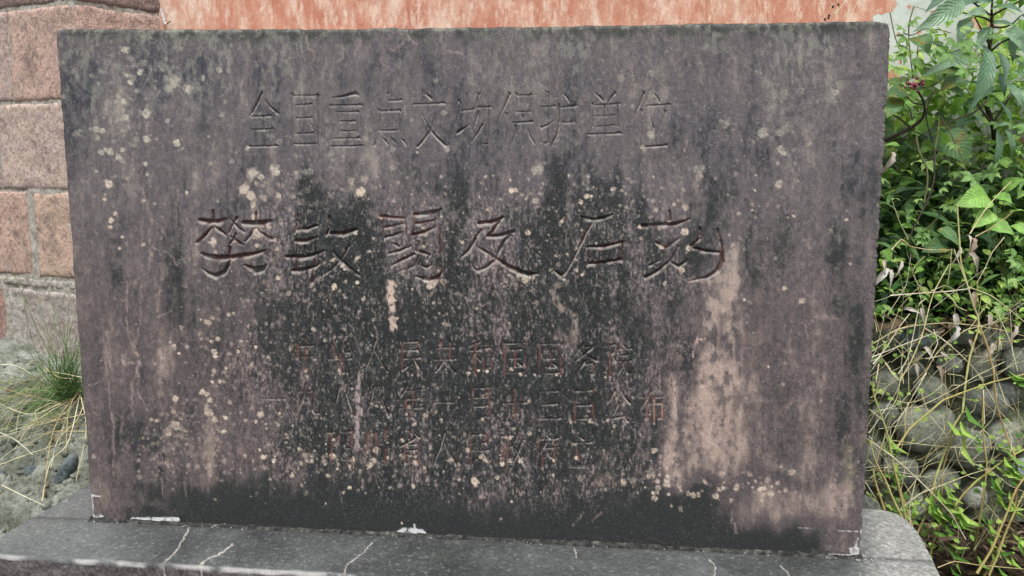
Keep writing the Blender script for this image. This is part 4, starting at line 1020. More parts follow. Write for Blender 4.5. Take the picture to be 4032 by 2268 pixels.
# earth bank behind that wall
ex = np.linspace(1.0, 6.0, 160); ey = np.linspace(YW + .1, 2.3, 60); EX, EY = np.meshgrid(ex, ey)
def earth_z(x, y): return .79 + (y - YW) * .22 + (fbm(x * 4, y * 4, 3, 4) - .5) * .12
eb = link('earth_bank', mesh_np('earth_bank', np.stack([EX, EY, earth_z(EX, EY)], -1).reshape(-1, 3), gridfaces(60, 160), [M_soil])); tag(eb, kind='structure'); fixn(eb.data)

# ------------------------------------------------------------------ left stone pier: single squared blocks with mortar between
pier = empty('stone_pier', (PA[0], PA[1], .45), 'pier of large tooled red sandstone blocks at the left, behind the tablet', 'pier')
def face_z(py, px=150): return float(on_plane(px, py, PA, nL)[2])
def face_u(px, py): q = on_plane(px, py, PA, nL); return float((q - PA) @ dL)
def outline_block(poly, z0, z1, tint, rough=.008, name='stone_block', inset=0., mat=None, parent=pier, step=.014, rnd=.006):
    poly = [np.array(p_[:2], float) for p_ in poly]
    segs = [np.linalg.norm(b_ - a_) for a_, b_ in zip(poly[:-1], poly[1:])]; tot = sum(segs)
    u = [0.]
    for s_ in segs:
        n_ = max(2, int(s_ / step)); base_ = u[-1]; u += list(base_ + np.linspace(0, s_, n_ + 1)[1:])
    u = np.array(u); cum = np.cumsum([0] + segs)
    px_ = np.interp(u, cum, [p_[0] for p_ in poly]); py_ = np.interp(u, cum, [p_[1] for p_ in poly])
    nrm = []
    for uu in u:
        k = min(np.searchsorted(cum, uu, 'right') - 1, len(segs) - 1); d_ = (poly[k + 1] - poly[k]) / segs[k]; n1_ = np.array([d_[1], -d_[0]])
        if n1_[1] > 0 and abs(n1_[1]) > .5: n1_ = -n1_
        if abs(n1_[1]) <= .5 and n1_[0] < 0: n1_ = -n1_
        nrm.append(n1_)
    nrm = np.array(nrm)
    nz_ = max(4, int((z1 - z0) / step)); zz = np.linspace(z0, z1, nz_ + 1)
    U, Zz = np.meshgrid(u, zz)
    sd_ = random.random() * 50
    de_ = np.minimum(np.minimum(U, tot - U), np.minimum(Zz - z0, z1 - Zz))
    e__ = np.clip(1 - de_ / rnd, 0, 1); inn = rnd * (1 - np.sqrt(np.maximum(0, 1 - e__ ** 2)))
    off = (fbm(U * 9 + sd_, Zz * 9, 1, 4, .6) - .35) * rough * 1.6 + (fbm(U * 45 + sd_, Zz * 45, 3, 2) - .5) * rough * .7 - inn - inset
    jx = (fbm(U * 7 + sd_, Zz * 7 + 9, 5, 3) - .5) * .014
    xo = px_[None, :] + nrm[None, :, 0] * off; yo = py_[None, :] + nrm[None, :, 1] * off
    V = np.stack([xo, yo, Zz + jx * (e__ > 0)], -1)
    r_, c_ = V.shape[:2]; n0 = r_ * c_
    back = V.copy()                                      # give the block its depth
    back[..., 0] = px_[None, :] - nrm[None, :, 0] * .07; back[..., 1] = py_[None, :] - nrm[None, :, 1] * .07
    bl_ = np.concatenate([np.arange(c_), np.arange(1, r_) * c_ + c_ - 1, (r_ - 1) * c_ + np.arange(c_ - 2, -1, -1), np.arange(r_ - 2, 0, -1) * c_])
    Vb_ = back.reshape(-1, 3)[bl_]; n1 = len(bl_)
    F1 = gridfaces(r_, c_); F2 = np.stack([bl_, np.roll(bl_, -1), n0 + (np.arange(n1) + 1) % n1, n0 + np.arange(n1)], 1)
    Vv_ = np.concatenate([V.reshape(-1, 3), Vb_])
    tc = np.repeat(lin(np.array(tint))[None], len(Vv_), 0)
    me_ = mesh_np(name, Vv_, np.concatenate([F1, F2]), [mat or M_sand], attrs={'tint': tc * GAIN * 1.22}); fixn(me_)
    o = link(name, me_, parent); o.location = (-parent.location[0], -parent.location[1], -parent.location[2])
    return o
def Lp(u): return (PA + dL * u)[:2]
def Rp(u): return (PA + dR * u)[:2]
zA, zB, zC, zD1, zD0, zE = face_z(24), face_z(402), face_z(752), face_z(1092), face_z(1140), face_z(1436)
g = .007
uB, uD0, uD1, uE0, uE1 = face_u(40, 250), face_u(140, 900), face_u(114, 900), face_u(102, 1290), face_u(24, 1290)
RL = lenR + .25
tz = 3.1
blocks = [
 (.0, .62, zA + g, zA + .42, (164, 138, 128), 1), (.63, 1.2, zA + g, zA + .42, (168, 142, 130), 0), (.0, .9, zA + .43, zA + .85, (160, 126, 112), 1),
 (.0, uB - .004, zB + g, zA - g, (214, 180, 164), 1), (uB + .004, uB + .6, zB + g, zA - g, (206, 180, 168), 0),
 (.0, .62, zC + g, zB - g, (212, 188, 174), 1), (.63, 1.2, zC + g, zB - g, (200, 174, 160), 0),
 (.0, uD0 - .002, zD1 + g, zC - g, (216, 184, 162), 1), (uD1 + .002, .95, zD1 + g, zC - g, (210, 176, 158), 0), (.96, 1.6, zD1 + g, zC - g, (170, 136, 120), 0),
 (.0, uE0, zE + g, zD0 - .004, (190, 180, 168), 1), (uE1, .9, zE + g, zD0 - .004, (184, 144, 130), 0), (.92, 1.6, zE + g, zD0 - .004, (170, 130, 116), 0),
]
for u0, u1, z0, z1, tint, corner in blocks:
    if corner:
        o = outline_block([Lp(u1), PA[:2], Rp(RL)], z0, z1, tint, rough=.014 if tint[0] == 190 and z0 < zD0 else .009)
    else: o = outline_block([Lp(u1), Lp(u0)], z0, z1, tint)
mm = outline_block([Lp(1.7), PA[:2], Rp(RL)], .30, tz, (170, 166, 158), rough=.006, name='mortar_bed', inset=.005, mat=M_mortar, step=.02)
# the thick pale mortar ledges
outline_block([Lp(1.7), PA[:2], Rp(RL)], zD1 - .002, zD1 + .006 - (zD1 - zD0) - .004 + .0, (190, 186, 178), rough=.02, name='mortar_ledge', inset=-.008, mat=M_mortar) if False else None
outline_block([Lp(1.7), PA[:2], Rp(.2)], zD0 + .004, zD1 - .002, (190, 186, 178), rough=.016, name='mortar_ledge', inset=.002, mat=M_mortar, step=.01, rnd=.02)
outline_block([Lp(uE1 - .006), Lp(uE0 + .004)], zE + .01, zD0, (200, 198, 190), rough=.012, name='mortar_fill', inset=.004, mat=M_mortar, step=.01)
outline_block([Lp(1.7), PA[:2], Rp(.2)], .34, zE - .004, (190, 186, 178), rough=.04, name='mortar_footing', inset=-.02, mat=M_bank, step=.012, rnd=.05)

# ------------------------------------------------------------------ orange plaster wall
YO = 2.08
ow = empty('orange_plaster_wall', (2.0, YO, .4), 'orange limewashed plaster wall behind the tablet, its colour peeling to bare grey at the right', 'wall')
ox = np.linspace(-.86, 6.4, 420); oz = np.linspace(.35, 3.3, 180); OX, OZ = np.meshgrid(ox, oz)
OY = YO + (fbm(OX * 1.4, OZ * 1.4, 2, 3) - .5) * .02 + (fbm(OX * 14, OZ * 14, 5, 3) - .5) * .004
Vf = np.stack([OX, OY, OZ], -1).reshape(-1, 3); nf_ = len(Vf)
bl_ = np.concatenate([np.arange(420), np.arange(1, 180) * 420 + 419, 179 * 420 + np.arange(418, -1, -1), np.arange(178, 0, -1) * 420])
Vb_ = Vf[bl_].copy(); Vb_[:, 1] = YO + .25; n1 = len(bl_)
ctr = np.array([[2.7, YO + .25, 1.8]])
me_ = mesh_np('plaster', np.concatenate([Vf, Vb_]), np.concatenate([gridfaces(180, 420), np.stack([bl_, np.roll(bl_, -1), nf_ + (np.arange(n1) + 1) % n1, nf_ + np.arange(n1)], 1)]), [M_orange]); fixn(me_)
o = link('plaster', me_, ow); o.location = (-2., -YO, -.4)
# broken pale plaster edge against the pier, with one curled flake
M_white, nt, b = newmat('white_undercoat', .9, .15)
nt.links.new(ramp(nt, noise(nt, pos(nt), 60, 5, .7), [(.35, L(186, 176, 166)), (.6, L(228, 226, 220))]), b.inputs['Base Color'])
ev = []; ne = 90
zz = np.linspace(1.2, 3.2, ne); xe = float(on_y(618, 60, YO)[0])
for j, (dx_, dy__) in enumerate([(-.022, .01), (-.02, -.012), (-.004, -.014), (0.0, 0.004)]):
    ev.append(np.stack([xe + dx_ + .006 + (fbm(zz * 30, zz * 0 + 1, 3, 4) - .5) * .022 * (1 if j > 1 else .3), np.full(ne, YO + dy__), zz], 1))
me_ = mesh_np('broken_edge', np.concatenate(ev), gridfaces(4, ne), [M_white]); fixn(me_)
o = link('broken_edge', me_, ow); o.location = (-2., -YO, -.4)
fl = [on_y(a, c, YO - .02) for a, c in [(634, 34), (640, 60), (644, 88), (652, 97), (672, 84)]]
fv = []
for i, q in enumerate(fl):
    w_ = [.004, .008, .009, .009, .002][i]
    fv += [q + np.array([-w_, .01, .0]), q + np.array([0, -.012, -w_ * .3]), q + np.array([w_, .004, w_ * .3])]
me_ = mesh_np('plaster_flake', fv, gridfaces(5, 3), [M_white]); fixn(me_)
sm = None
o = link('plaster_flake', me_, ow); o.location = (-2., -YO, -.4)

# ------------------------------------------------------------------ leaf and stem geometry
def leaf_geo(prof, n=8, fold=.25, droop=.25, wav=.0, serr=0.):
    V, UVs, F_ = [], [], []
    for i in range(n + 1):
        t = i / n
        w = float(np.interp(t, [p_[0] for p_ in prof], [p_[1] for p_ in prof]))
        if serr and 0 < i < n: w *= 1 + serr * (1 if i % 2 else -1)
        z = -droop * t * t + .06 * math.sin(t * 3)
        x = t * (1 - droop * .15 * t)
        wv_ = wav * math.sin(t * 14)
        V += [(x, w, z + fold * w + wv_), (x, w * .5, z + fold * w * .42 + wv_ * .5), (x, 0, z), (x, -w * .5, z + fold * w * .42 - wv_ * .5), (x, -w, z + fold * w - wv_)]
        UVs += [(t, 1), (t, .75), (t, .5), (t, .25), (t, 0)]
        if i:
            a = (i - 1) * 5
            for k in range(4): F_.append((a + k, a + 5 + k, a + 6 + k, a + 1 + k))
    return np.array(V), np.array(F_), np.array(UVs)
LANCE = leaf_geo([(0, .0), (.06, .05), (.3, .125), (.55, .12), (.8, .06), (1, .0)], 12, .30, .22, .012, .04)
NARROW = leaf_geo([(0, .0), (.1, .06), (.4, .10), (.7, .07), (1, .0)], 5, .3, .25)
OVATE = leaf_geo([(0, .0), (.08, .16), (.3, .27), (.55, .23), (.82, .09), (1, .0)], 5, .25, .2, .01, .0)
ROUND = leaf_geo([(0, .02), (.1, .2), (.3, .34), (.55, .36), (.8, .22), (1, 0.)], 8, .12, .12)
HEART = leaf_geo([(0, .06), (.03, .26), (.15, .42), (.35, .46), (.6, .36), (.85, .15), (1, 0.)], 12, .16, .16, .018, .025)
def lobed(k=3):
    V, F_, U = [], [], []
    for a, s in ([(0, 1.), (.85, .78), (-.85, .78)] if k == 3 else [(0, 1.), (.6, .85), (-.6, .85), (1.25, .6), (-1.25, .6)]):
        v_, f_, u_ = leaf_geo([(0, .03), (.15, .10), (.45, .22), (.7, .16), (1, 0.)], 8, .2, .2, 0, .16)
        v_ = v_ * s; c_, s_ = math.cos(a), math.sin(a)
        v_ = np.stack([v_[:, 0] * c_ - v_[:, 1] * s_, v_[:, 0] * s_ + v_[:, 1] * c_, v_[:, 2] + (.004 if a > 0 else -.004 if a < 0 else 0)], 1)
        F_.append(f_ + sum(len(q) for q in V)); V.append(v_); U.append(u_)
    return np.concatenate(V), np.concatenate(F_), np.concatenate(U)
LOBE3, LOBE5 = lobed(3), lobed(5)
def setuv(me, uvs):
    l = me.uv_layers.new(name='UVMap'); vi = np.zeros(len(me.loops), np.int32); me.loops.foreach_get('vertex_index', vi)
    l.data.foreach_set('uv', uvs[vi].astype(np.float32).ravel())
def leaf_mesh(geo, mat, name='leaf', jitter=.0, seed=0):
    V, F_, U = geo; V = V.copy()
    if jitter:
        r = np.random.default_rng(seed); k = r.normal(size=3) * 4
        V[:, 2] += jitter * np.sin(V @ k + seed); V[:, 1] *= 1 + jitter * np.sin(V[:, 0] * 7 + seed)
    me = mesh_np(name, V, F_, [mat]); setuv(me, U); return me
def frame(base, tip, nrm):
    x = np.array(tip) - np.array(base); Lx = np.linalg.norm(x); x = x / Lx
    n_ = np.array(nrm, float); y = np.cross(n_, x); y /= np.linalg.norm(y); z = np.cross(x, y)
    return x, y, z, Lx
def put_leaf(parent, me, base, tip, nrm, wf=1., name='leaf'):
    x, y, z, Lx = frame(base, tip, nrm)
    o = link(name, me, parent)
    pl = np.array(parent.location)
    b_ = np.array(base) - pl
    o.matrix_local = Matrix([[x[0] * Lx, y[0] * Lx * wf, z[0] * Lx, b_[0]], [x[1] * Lx, y[1] * Lx * wf, z[1] * Lx, b_[1]], [x[2] * Lx, y[2] * Lx * wf, z[2] * Lx, b_[2]], [0, 0, 0, 1]])
    return o
def batch_leaves(name, geo, base, dirs, nrms, lens, mat, parent=None, wf=None, seed=0, kind='stuff'):
    V, F_, U = geo; n = len(base); r = np.random.default_rng(seed)
    x = dirs / np.linalg.norm(dirs, axis=1)[:, None]
    y = np.cross(nrms, x); y /= np.linalg.norm(y, axis=1)[:, None] + 1e-9; z = np.cross(x, y)
    wf = np.ones(n) if wf is None else wf
    VV = base[:, None] + (V[None, :, 0:1] * x[:, None] + V[None, :, 1:2] * y[:, None] * wf[:, None, None] + V[None, :, 2:3] * z[:, None]) * lens[:, None, None]
    FF = (F_[None] + (np.arange(n) * len(V))[:, None, None]).reshape(-1, F_.shape[1])
    me = mesh_np(name, VV.reshape(-1, 3), FF, [mat], attrs={'lv': np.repeat(r.random(n), len(V))}); setuv(me, np.tile(U, (n, 1)))
    o = link(name, me, parent)
    if parent is not None: o.location = -Vector(parent.location)
    if kind: o['kind'] = kind
    return o
def catmull(P, n=6, tens=1.0):
    P = np.array(P, float)
    if len(P) < 3: return np.array([P[0] + (P[-1] - P[0]) * t for t in np.linspace(0, 1, n + 1)])
    Q = np.concatenate([[2 * P[0] - P[1]], P, [2 * P[-1] - P[-2]]]); o_ = []
    for i in range(1, len(Q) - 2):
        for t in np.arange(n) / n:
            o_.append((1 - tens) * (Q[i] + (Q[i + 1] - Q[i]) * t) + tens * .5 * ((2 * Q[i]) + (-Q[i - 1] + Q[i + 1]) * t + (2 * Q[i - 1] - 5 * Q[i] + 4 * Q[i + 1] - Q[i + 2]) * t * t + (-Q[i - 1] + 3 * Q[i] - 3 * Q[i + 1] + Q[i + 2]) * t ** 3))
    o_.append(P[-1]); return np.array(o_)
def tube(P, r0, r1, sides=6, n=5, nodes=0., wob=0.0, tens=1.0):
    P = catmull(P, n, tens)
    if wob: P = P + (rng.random(P.shape) - .5) * wob
    m_ = len(P); T = np.gradient(P, axis=0); T /= np.linalg.norm(T, axis=1)[:, None] + 1e-9
    a = np.cross(T, [0.31, .2, .93]); a /= np.linalg.norm(a, axis=1)[:, None] + 1e-9; b_ = np.cross(T, a)
    rr_ = np.linspace(r0, r1, m_)
    if nodes: rr_ = rr_ * (1 + nodes * (np.arange(m_) % 5 == 0))
    th = np.linspace(0, 2 * np.pi, sides, endpoint=False)
    V = P[:, None] + (np.cos(th)[None, :, None] * a[:, None] + np.sin(th)[None, :, None] * b_[:, None]) * rr_[:, None, None]
    i = np.arange(m_ - 1)[:, None] * sides; j = np.arange(sides)[None]
    F_ = np.stack([i + j, i + (j + 1) % sides, i + sides + (j + 1) % sides, i + sides + j], -1).reshape(-1, 4)
    V = V.reshape(-1, 3)
    return V, F_
def join(parts):
    V, F_, o_ = [], [], 0
    for v_, f_ in parts: V.append(v_); F_.append(f_ + o_); o_ += len(v_)
    return np.concatenate(V), np.concatenate(F_)
def stem_obj(name, parts, mat, parent=None, lv=None):
    V, F_ = join(parts)
    me = mesh_np(name, V, F_, [mat], attrs=None if lv is None else {'lv': lv})
    o = link(name, me, parent)
    if parent is not None: o.location = -Vector(parent.location)
    return o
def K(ox, oy, k, pts, d0, d1=None):
    d1 = d0 if d1 is None else d1; n = len(pts)
    return [at_depth(ox + x * k, oy + y * k, d0 + (d1 - d0) * i / max(1, n - 1)) for i, (x, y) in enumerate(pts)]
T_ = (3350, 0, .552); Mi = (3350, 700, .552); Bo = (3350, 1468, .552)
TOCAM = -M[2]

# ------------------------------------------------------------------ tall shrub with long drooping leaves
sh_base = at_depth(3920, 1230, 3.75); sh_base[2] = earth_z(sh_base[0], sh_base[1])
shrub = empty('long_leaved_shrub', sh_base, 'tall shrub with dark stem and long drooping ribbed leaves at the upper right', 'shrub')
tr = [tube([sh_base] + K(*T_, [(1030,1140),(1012,900),(962,720),(975,520),(990,330),(1005,200),(1005,100)], 3.75, 3.3), .012, .006, 8)]
for br in [[(1005,120),(930,60),(850,0),(760,-80)], [(1008,110),(1100,60),(1200,10),(1300,-60)], [(1003,190),(1080,195),(1150,170),(1215,110)], [(990,320),(940,225),(885,125)],
           [(965,720),(880,800),(800,830),(670,890)], [(1012,890),(930,780),(905,740)], [(975,500),(1050,480),(1130,420)], [(985,380),(1080,300),(1235,240)], [(1008,160),(960,130),(880,110),(800,90)],
           [(1010,880),(1080,780),(1130,700),(1220,640)], [(1004,100),(1010,0),(1020,-120)]]:
    tr.append(tube(K(*T_, br, 3.4, 3.3), .005, .0025, 6))
stem_obj('trunk', tr, M_dark, shrub)
LM = [leaf_mesh(LANCE, M_lance, 'long_leaf', .03, s_) for s_ in range(4)]
lance = [((970,340),(925,770),.30,3.12,1.05), ((1030,380),(1145,560),0,3.2,1.1), ((1060,530),(1110,680),0,3.2,1.2), ((1110,590),(1240,725),0,3.2,1.1), ((1010,710),(1205,890),0,3.2,1.0), ((1040,935),(1045,1225),0,3.2,.95),
 ((790,10),(530,185),0,3.2,1.15), ((870,400),(580,470),0,3.3,1.0), ((1130,200),(1240,330),0,3.3,1.5), ((1000,170),(1190,165),0,3.3,1.1), ((860,30),(1060,-10),0,3.3,1.3), ((1000,60),(1210,30),0,3.2,1.2),
 ((840,130),(770,290),0,3.3,2.0), ((980,130),(860,60),0,3.3,1.2), ((1130,400),(1235,440),0,3.3,1.), ((960,640),(860,560),0,3.4,1.2), ((1100,30),(1240,-60),0,3.2,1.2), ((900,-20),(700,60),0,3.3,1.1),
 ((1000,380),(1010,560),0,3.25,1.2), ((940,320),(1000,420),0,3.2,1.6), ((1050,900),(1150,870),0,3.3,1.5), ((880,860),(700,930),0,3.5,1.), ((990,200),(900,330),0,3.3,1.2), ((1150,250),(1160,420),0,3.3,1.1),
 ((870,810),(960,880),0,3.4,1.2), ((1010,620),(930,700),0,3.4,1.2), ((1180,640),(1290,760),0,3.2,1.2), ((1220,100),(1330,180),0,3.2,1.2), ((1200,500),(1300,640),0,3.3,1.1), ((1100,930),(1180,1120),0,3.4,1.1),
 ((760,-60),(560,20),0,3.3,1.1), ((620,560),(480,640),0,3.6,1.1), ((1180,300),(1300,380),0,3.4,1.3), ((720,860),(560,830),0,3.7,1.2), ((700,890),(600,960),0,3.6,1.), ((940,770),(800,700),0,3.6,1.1)]
for i, (a, c, _, d, w_) in enumerate(lance):
    b3 = K(*T_, [a], d + .05)[0]; t3 = K(*T_, [c], d - .03 + random.uniform(-.06, .08))[0]
    nr_ = TOCAM * .8 + np.array([random.uniform(-.4, .4), random.uniform(-.2, .2), .55])
    if np.dot(t3 - b3, [0, 0, 1]) < -.1: nr_ = TOCAM + np.array([random.uniform(-.3, .3), 0, .1])
    put_leaf(shrub, LM[i % 4], b3, t3, nr_, w_ * .95, 'long_leaf')

# ------------------------------------------------------------------ broad leaved bush with a cluster of red berries
bb = at_depth(3480, 1235, 3.55); bb[2] = earth_z(bb[0], bb[1])
bush = empty('broad_leaved_bush', bb, 'bush with large yellow-blotched broad leaves and a red berry cluster, beside the tablet edge', 'bush')
bs = [tube([bb] + K(*T_, [(150,1150),(200,1030),(280,985),(430,910),(518,830),(520,730),(480,652)], 3.5, 3.25), .010, .004, 8),
      tube(K(*T_, [(520,745),(560,690),(605,640)], 3.3), .004, .002), tube(K(*T_, [(260,1012),(350,1010),(440,940),(550,985)], 3.4), .004, .002),
      tube(K(*T_, [(430,912),(340,840),(290,815)], 3.35), .004, .002), tube(K(*T_, [(520,745),(450,735),(400,690)], 3.3), .003, .002),
      tube(K(*T_, [(440,860),(420,780),(390,740)], 3.35), .003, .0015), tube(K(*T_, [(600,1060),(540,850),(560,700)], 3.4), .003, .002)]
stem_obj('stem', bs, M_dark, bush)
HM = [leaf_mesh(HEART, M_heart, 'broad_leaf', .03, s_) for s_ in range(3)]
for i, (a, c, d, w_) in enumerate([((640,630),(850,560),3.3,.95), ((600,520),(840,500),3.4,.8), ((420,690),(270,660),3.3,.8), ((400,640),(260,560),3.4,.6), ((640,960),(860,1160),3.4,1.05), ((560,860),(600,1060),3.5,1.1),
      ((430,980),(560,1110),3.5,.9), ((300,1000),(420,1100),3.6,1.), ((560,300),(650,330),3.5,.9), ((470,260),(560,360),3.5,.9), ((460,380),(640,380),3.6,.45), ((300,700),(270,820),3.3,.8), ((640,500),(560,600),3.5,.9),
      ((880,980),(760,1040),3.7,.9), ((520,640),(620,650),3.35,.4), ((330,560),(420,600),3.5,.6), ((700,640),(820,680),3.45,.6), ((330,880),(260,960),3.6,1.)]):
    b3, t3 = K(*T_, [a], d + .03)[0], K(*T_, [c], d - .05)[0]
    put_leaf(bush, HM[i % 3], b3, t3, TOCAM * .7 + np.array([random.uniform(-.3, .3), 0, .75]), w_, 'broad_leaf')
IVb, IFb = ico(2); bmsh = mesh_np('berry', IVb * .0062, IFb, [M_berry])
for i in range(26):
    q = K(*T_, [(460 + random.gauss(0, 32), 603 + random.gauss(0, 20))], 3.2 + random.uniform(-.03, .03))[0]
    o = link('berry', bmsh, bush); o.location = q - bb; s_ = random.uniform(.7, 1.15); o.scale = (s_, s_, s_)

# ------------------------------------------------------------------ fresh broad leaved seedlings
for j, (rt, lst, lab) in enumerate([
   ((3960, 1150), [((3890,775),(3775,800),1.0),((3920,770),(3985,790),1.15),((3885,880),(4000,915),1.1),((3990,885),(4060,930),1.),((3950,740),(4030,700),1.0),((3900,830),(3840,890),.9)], 'low plant with fresh bright green rounded leaves at the right edge, halfway up'),
   ((3700, 1250), [((3720,960),(3640,985),.9),((3700,900),(3780,960),.9)], 'small plant with dull green rounded leaves low in the undergrowth beside the tablet')]):
    rb = at_depth(rt[0], rt[1], 3.45); pl = empty('broad_leaf_seedling', rb, lab, 'plant')
    fm = leaf_mesh(HEART, M_fresh if j == 0 else M_heart, 'round_leaf', .02, j)
    parts = []
    for a, c, w_ in lst:
        b3, t3 = at_depth(*a, 3.2), at_depth(*c, 3.13)
        put_leaf(pl, fm, b3, t3, TOCAM * 1.3 + np.array([random.uniform(-.2, .2), 0, .5]), w_ * .66, 'round_leaf')
        parts.append(tube([rb, (rb + b3) / 2 + np.array([0, 0, .02]), b3], .002, .0012))
    stem_obj('stem', parts, M_vstem, pl)

# ------------------------------------------------------------------ lobed-leaf vines
VM = [leaf_mesh(LOBE3, M_hop, 'lobed_leaf', .02, 1), leaf_mesh(LOBE5, M_hop, 'lobed_leaf', .02, 2)]
def vine(label, stem, d, leaves, r=.0022, jit=1.):
    S3 = K(stem[0], stem[1], stem[2], stem[3], d)
    v_ = empty('lobed_leaf_vine', S3[0], label, 'vine')
    parts = [tube(S3, r, r * .5, 5)]
    for (x, y, L_, a) in leaves:
        b3 = at_depth(stem[0] + x * stem[2], stem[1] + y * stem[2], d - .05)
        t3 = at_depth(stem[0] + (x + L_ * math.cos(a)) * stem[2], stem[1] + (y + L_ * math.sin(a)) * stem[2], d - .08)
        put_leaf(v_, VM[random.random() < .4], b3, t3, TOCAM + np.array([random.uniform(-.4, .4), 0, random.uniform(.2, .8)]), 1., 'lobed_leaf')
        k = min(range(len(S3)), key=lambda i: np.linalg.norm(S3[i] - b3)); parts.append(tube([S3[k], b3], .001, .0008, 4, 2))
    stem_obj('stem', parts, M_vstem, v_); return v_
vine('thin vine with pale lobed leaves climbing beside the upper right corner of the tablet', (*T_, [(445,560),(420,350),(415,180),(450,45)]), 3.5,
     [(395,270,70,2.6),(380,330,60,2.2),(420,160,70,.2),(370,200,40,3.),(440,430,90,.3),(380,400,70,2.8),(330,500,70,.4),(310,480,60,2.9),(450,140,60,-.2),(420,520,80,.3),(340,590,50,.6),(560,210,60,.3),(630,100,50,-1.)])
vine('leafy vine with bright three-lobed leaves hanging in front of the tall shrub', (*T_, [(600,420),(700,380),(860,330),(900,320),(980,240)]), 3.2,
     [(690,370,90,2.2),(640,370,80,1.7),(800,290,110,.9),(780,210,100,-.1),(860,310,70,.1),(820,500,70,2.8),(860,490,50,.4),(930,420,60,.4),(910,420,40,2.6),(1000,250,70,.4),(850,380,80,1.5),(1040,60,60,-.4),(590,350,80,.2),(740,300,60,2.9),(1180,420,60,.3)])
vine('slender vine trailing down over the undergrowth with clusters of light lobed leaves', (*T_, [(640,830),(740,1010),(800,1140),(830,1230),(870,1290)]), 3.3,
     [(870,1270,80,1.6),(870,1260,80,2.8),(880,1260,80,-.1),(1000,1220,80,-.9),(1010,1240,70,.3),(990,1240,60,1.3),(830,1000,60,-.3),(740,1030,40,2.4),(680,1300,50,.4),(640,1350,60,.2)])
vine('small light green lobed-leaf shoot low beside the tablet, above the rubble wall', (*Mi, [(560,560),(530,480),(510,400)]), 3.3,
     [(510,405,50,-1.2),(510,410,50,3.0),(515,410,60,.3),(530,440,60,1.0),(700,190,60,-1.),(700,200,50,2.4),(710,210,60,.6),(500,440,40,2.2)])
vine('vine shoot with two pale crinkled leaves at the far right above the cobbles', (*Mi, [(1170,1100),(1180,960),(1190,850)]), 3.15,
     [(1080,930,70,2.9),(1080,930,60,.3),(1110,760,60,-2.),(1140,720,80,.8),(1180,570,50,-.4),(1180,590,60,2.2)])

# ------------------------------------------------------------------ masses of leaves
def rnd_leaves(n, x0, x1, y0, y1, d0, d1, seed, floor=True):
    r = np.random.default_rng(seed)
    px = r.uniform(x0, x1, n); py = r.uniform(y0, y1, n); d = r.uniform(d0, d1, n)
    P_ = CAM + ray(px, py) * d[:, None]
    ok = (P_[:, 1] < YO - .04)
    if floor: ok &= P_[:, 2] > earth_z(P_[:, 0], P_[:, 1]) - .03
    P_ = P_[ok]; n = len(P_)
    a = r.uniform(0, 2 * np.pi, n)
    dirs = np.stack([np.cos(a), np.sin(a) * .8 - .3, r.normal(-.25, .4, n)], 1)
    nr_ = np.stack([r.normal(0, .35, n), r.normal(-.35, .35, n), np.ones(n)], 1)
    return P_, dirs, nr_, r
ug = empty('undergrowth', (3.0, 1.6, .85)); ug['kind'] = 'stuff'; ug['label'] = 'dense dark green leafy undergrowth growing over the bank behind the rubble wall'
def mass(name, geo, n, box, l0, l1, mat, seed, wf=1.):
    P_, dirs, nr_, r = rnd_leaves(n, *box, seed)
    for bx2, k_ in (((4500, 5500), .55), ((2700, box[0]), .3)):          # the thicket goes on beyond the frame and behind the tablet
        n2 = int(n * k_ * (bx2[1] - bx2[0]) / (box[1] - box[0])); q = rnd_leaves(n2, bx2[0], bx2[1], max(box[2], 420) if bx2[0] == 2700 else box[2], max(box[3], 460), *box[4:], seed + 50)
        P_, dirs, nr_ = np.concatenate([P_, q[0]]), np.concatenate([dirs, q[1]]), np.concatenate([nr_, q[2]])
    o = batch_leaves(name, geo, P_, dirs, nr_, r.uniform(l0, l1, len(P_)), mat, None, np.full(len(P_), wf), seed)
    return o
bpy.data.objects.remove(ug)
def ugtag(o, l): o['kind'] = 'stuff'; o['label'] = l
ugtag(mass('undergrowth_leaves', OVATE, 3400, (3300, 4500, 640, 1290, 3.45, 4.25), .035, .085, M_under, 1), 'dense dark green leafy undergrowth over the bank behind the rubble wall')
ugtag(mass('undergrowth_blades', NARROW, 1500, (3300, 4500, 700, 1300, 3.35, 3.9), .07, .16, M_under, 2, 1.1), 'narrow dark green blades among the undergrowth')
ugtag(mass('light_foliage', OVATE, 2000, (3440, 4500, 330, 1000, 3.65, 4.35), .035, .08, M_mid, 3), 'light green backlit foliage in front of the pale wall')
ugtag(mass('upper_foliage', OVATE, 1500, (3450, 4500, 190, 660, 3.6, 4.3), .035, .085, M_mid, 4), 'loose light green foliage in front of the peeling wall')
ugtag(mass('crown_foliage', OVATE, 700, (3680, 4500, -80, 420, 3.4, 4.2), .04, .09, M_mid, 21), 'bright green leaves crowding the top right behind the shrub')
ugtag(mass('broad_bright_leaves', HEART, 130, (3440, 4500, 230, 1050, 3.3, 3.7), .05, .10, M_fresh, 23, .8), 'broad yellow-green leaves standing out of the thicket')
ugtag(mass('bright_sprigs', LOBE3, 240, (3430, 4500, 480, 1230, 3.3, 3.5), .03, .065, M_hop, 15), 'bright fresh sprigs at the front of the thicket')
ugtag(mass('large_foliage', HEART, 130, (3430, 4500, 330, 1000, 3.5, 4.2), .06, .12, M_mid, 14), 'larger light green leaves of the thicket')
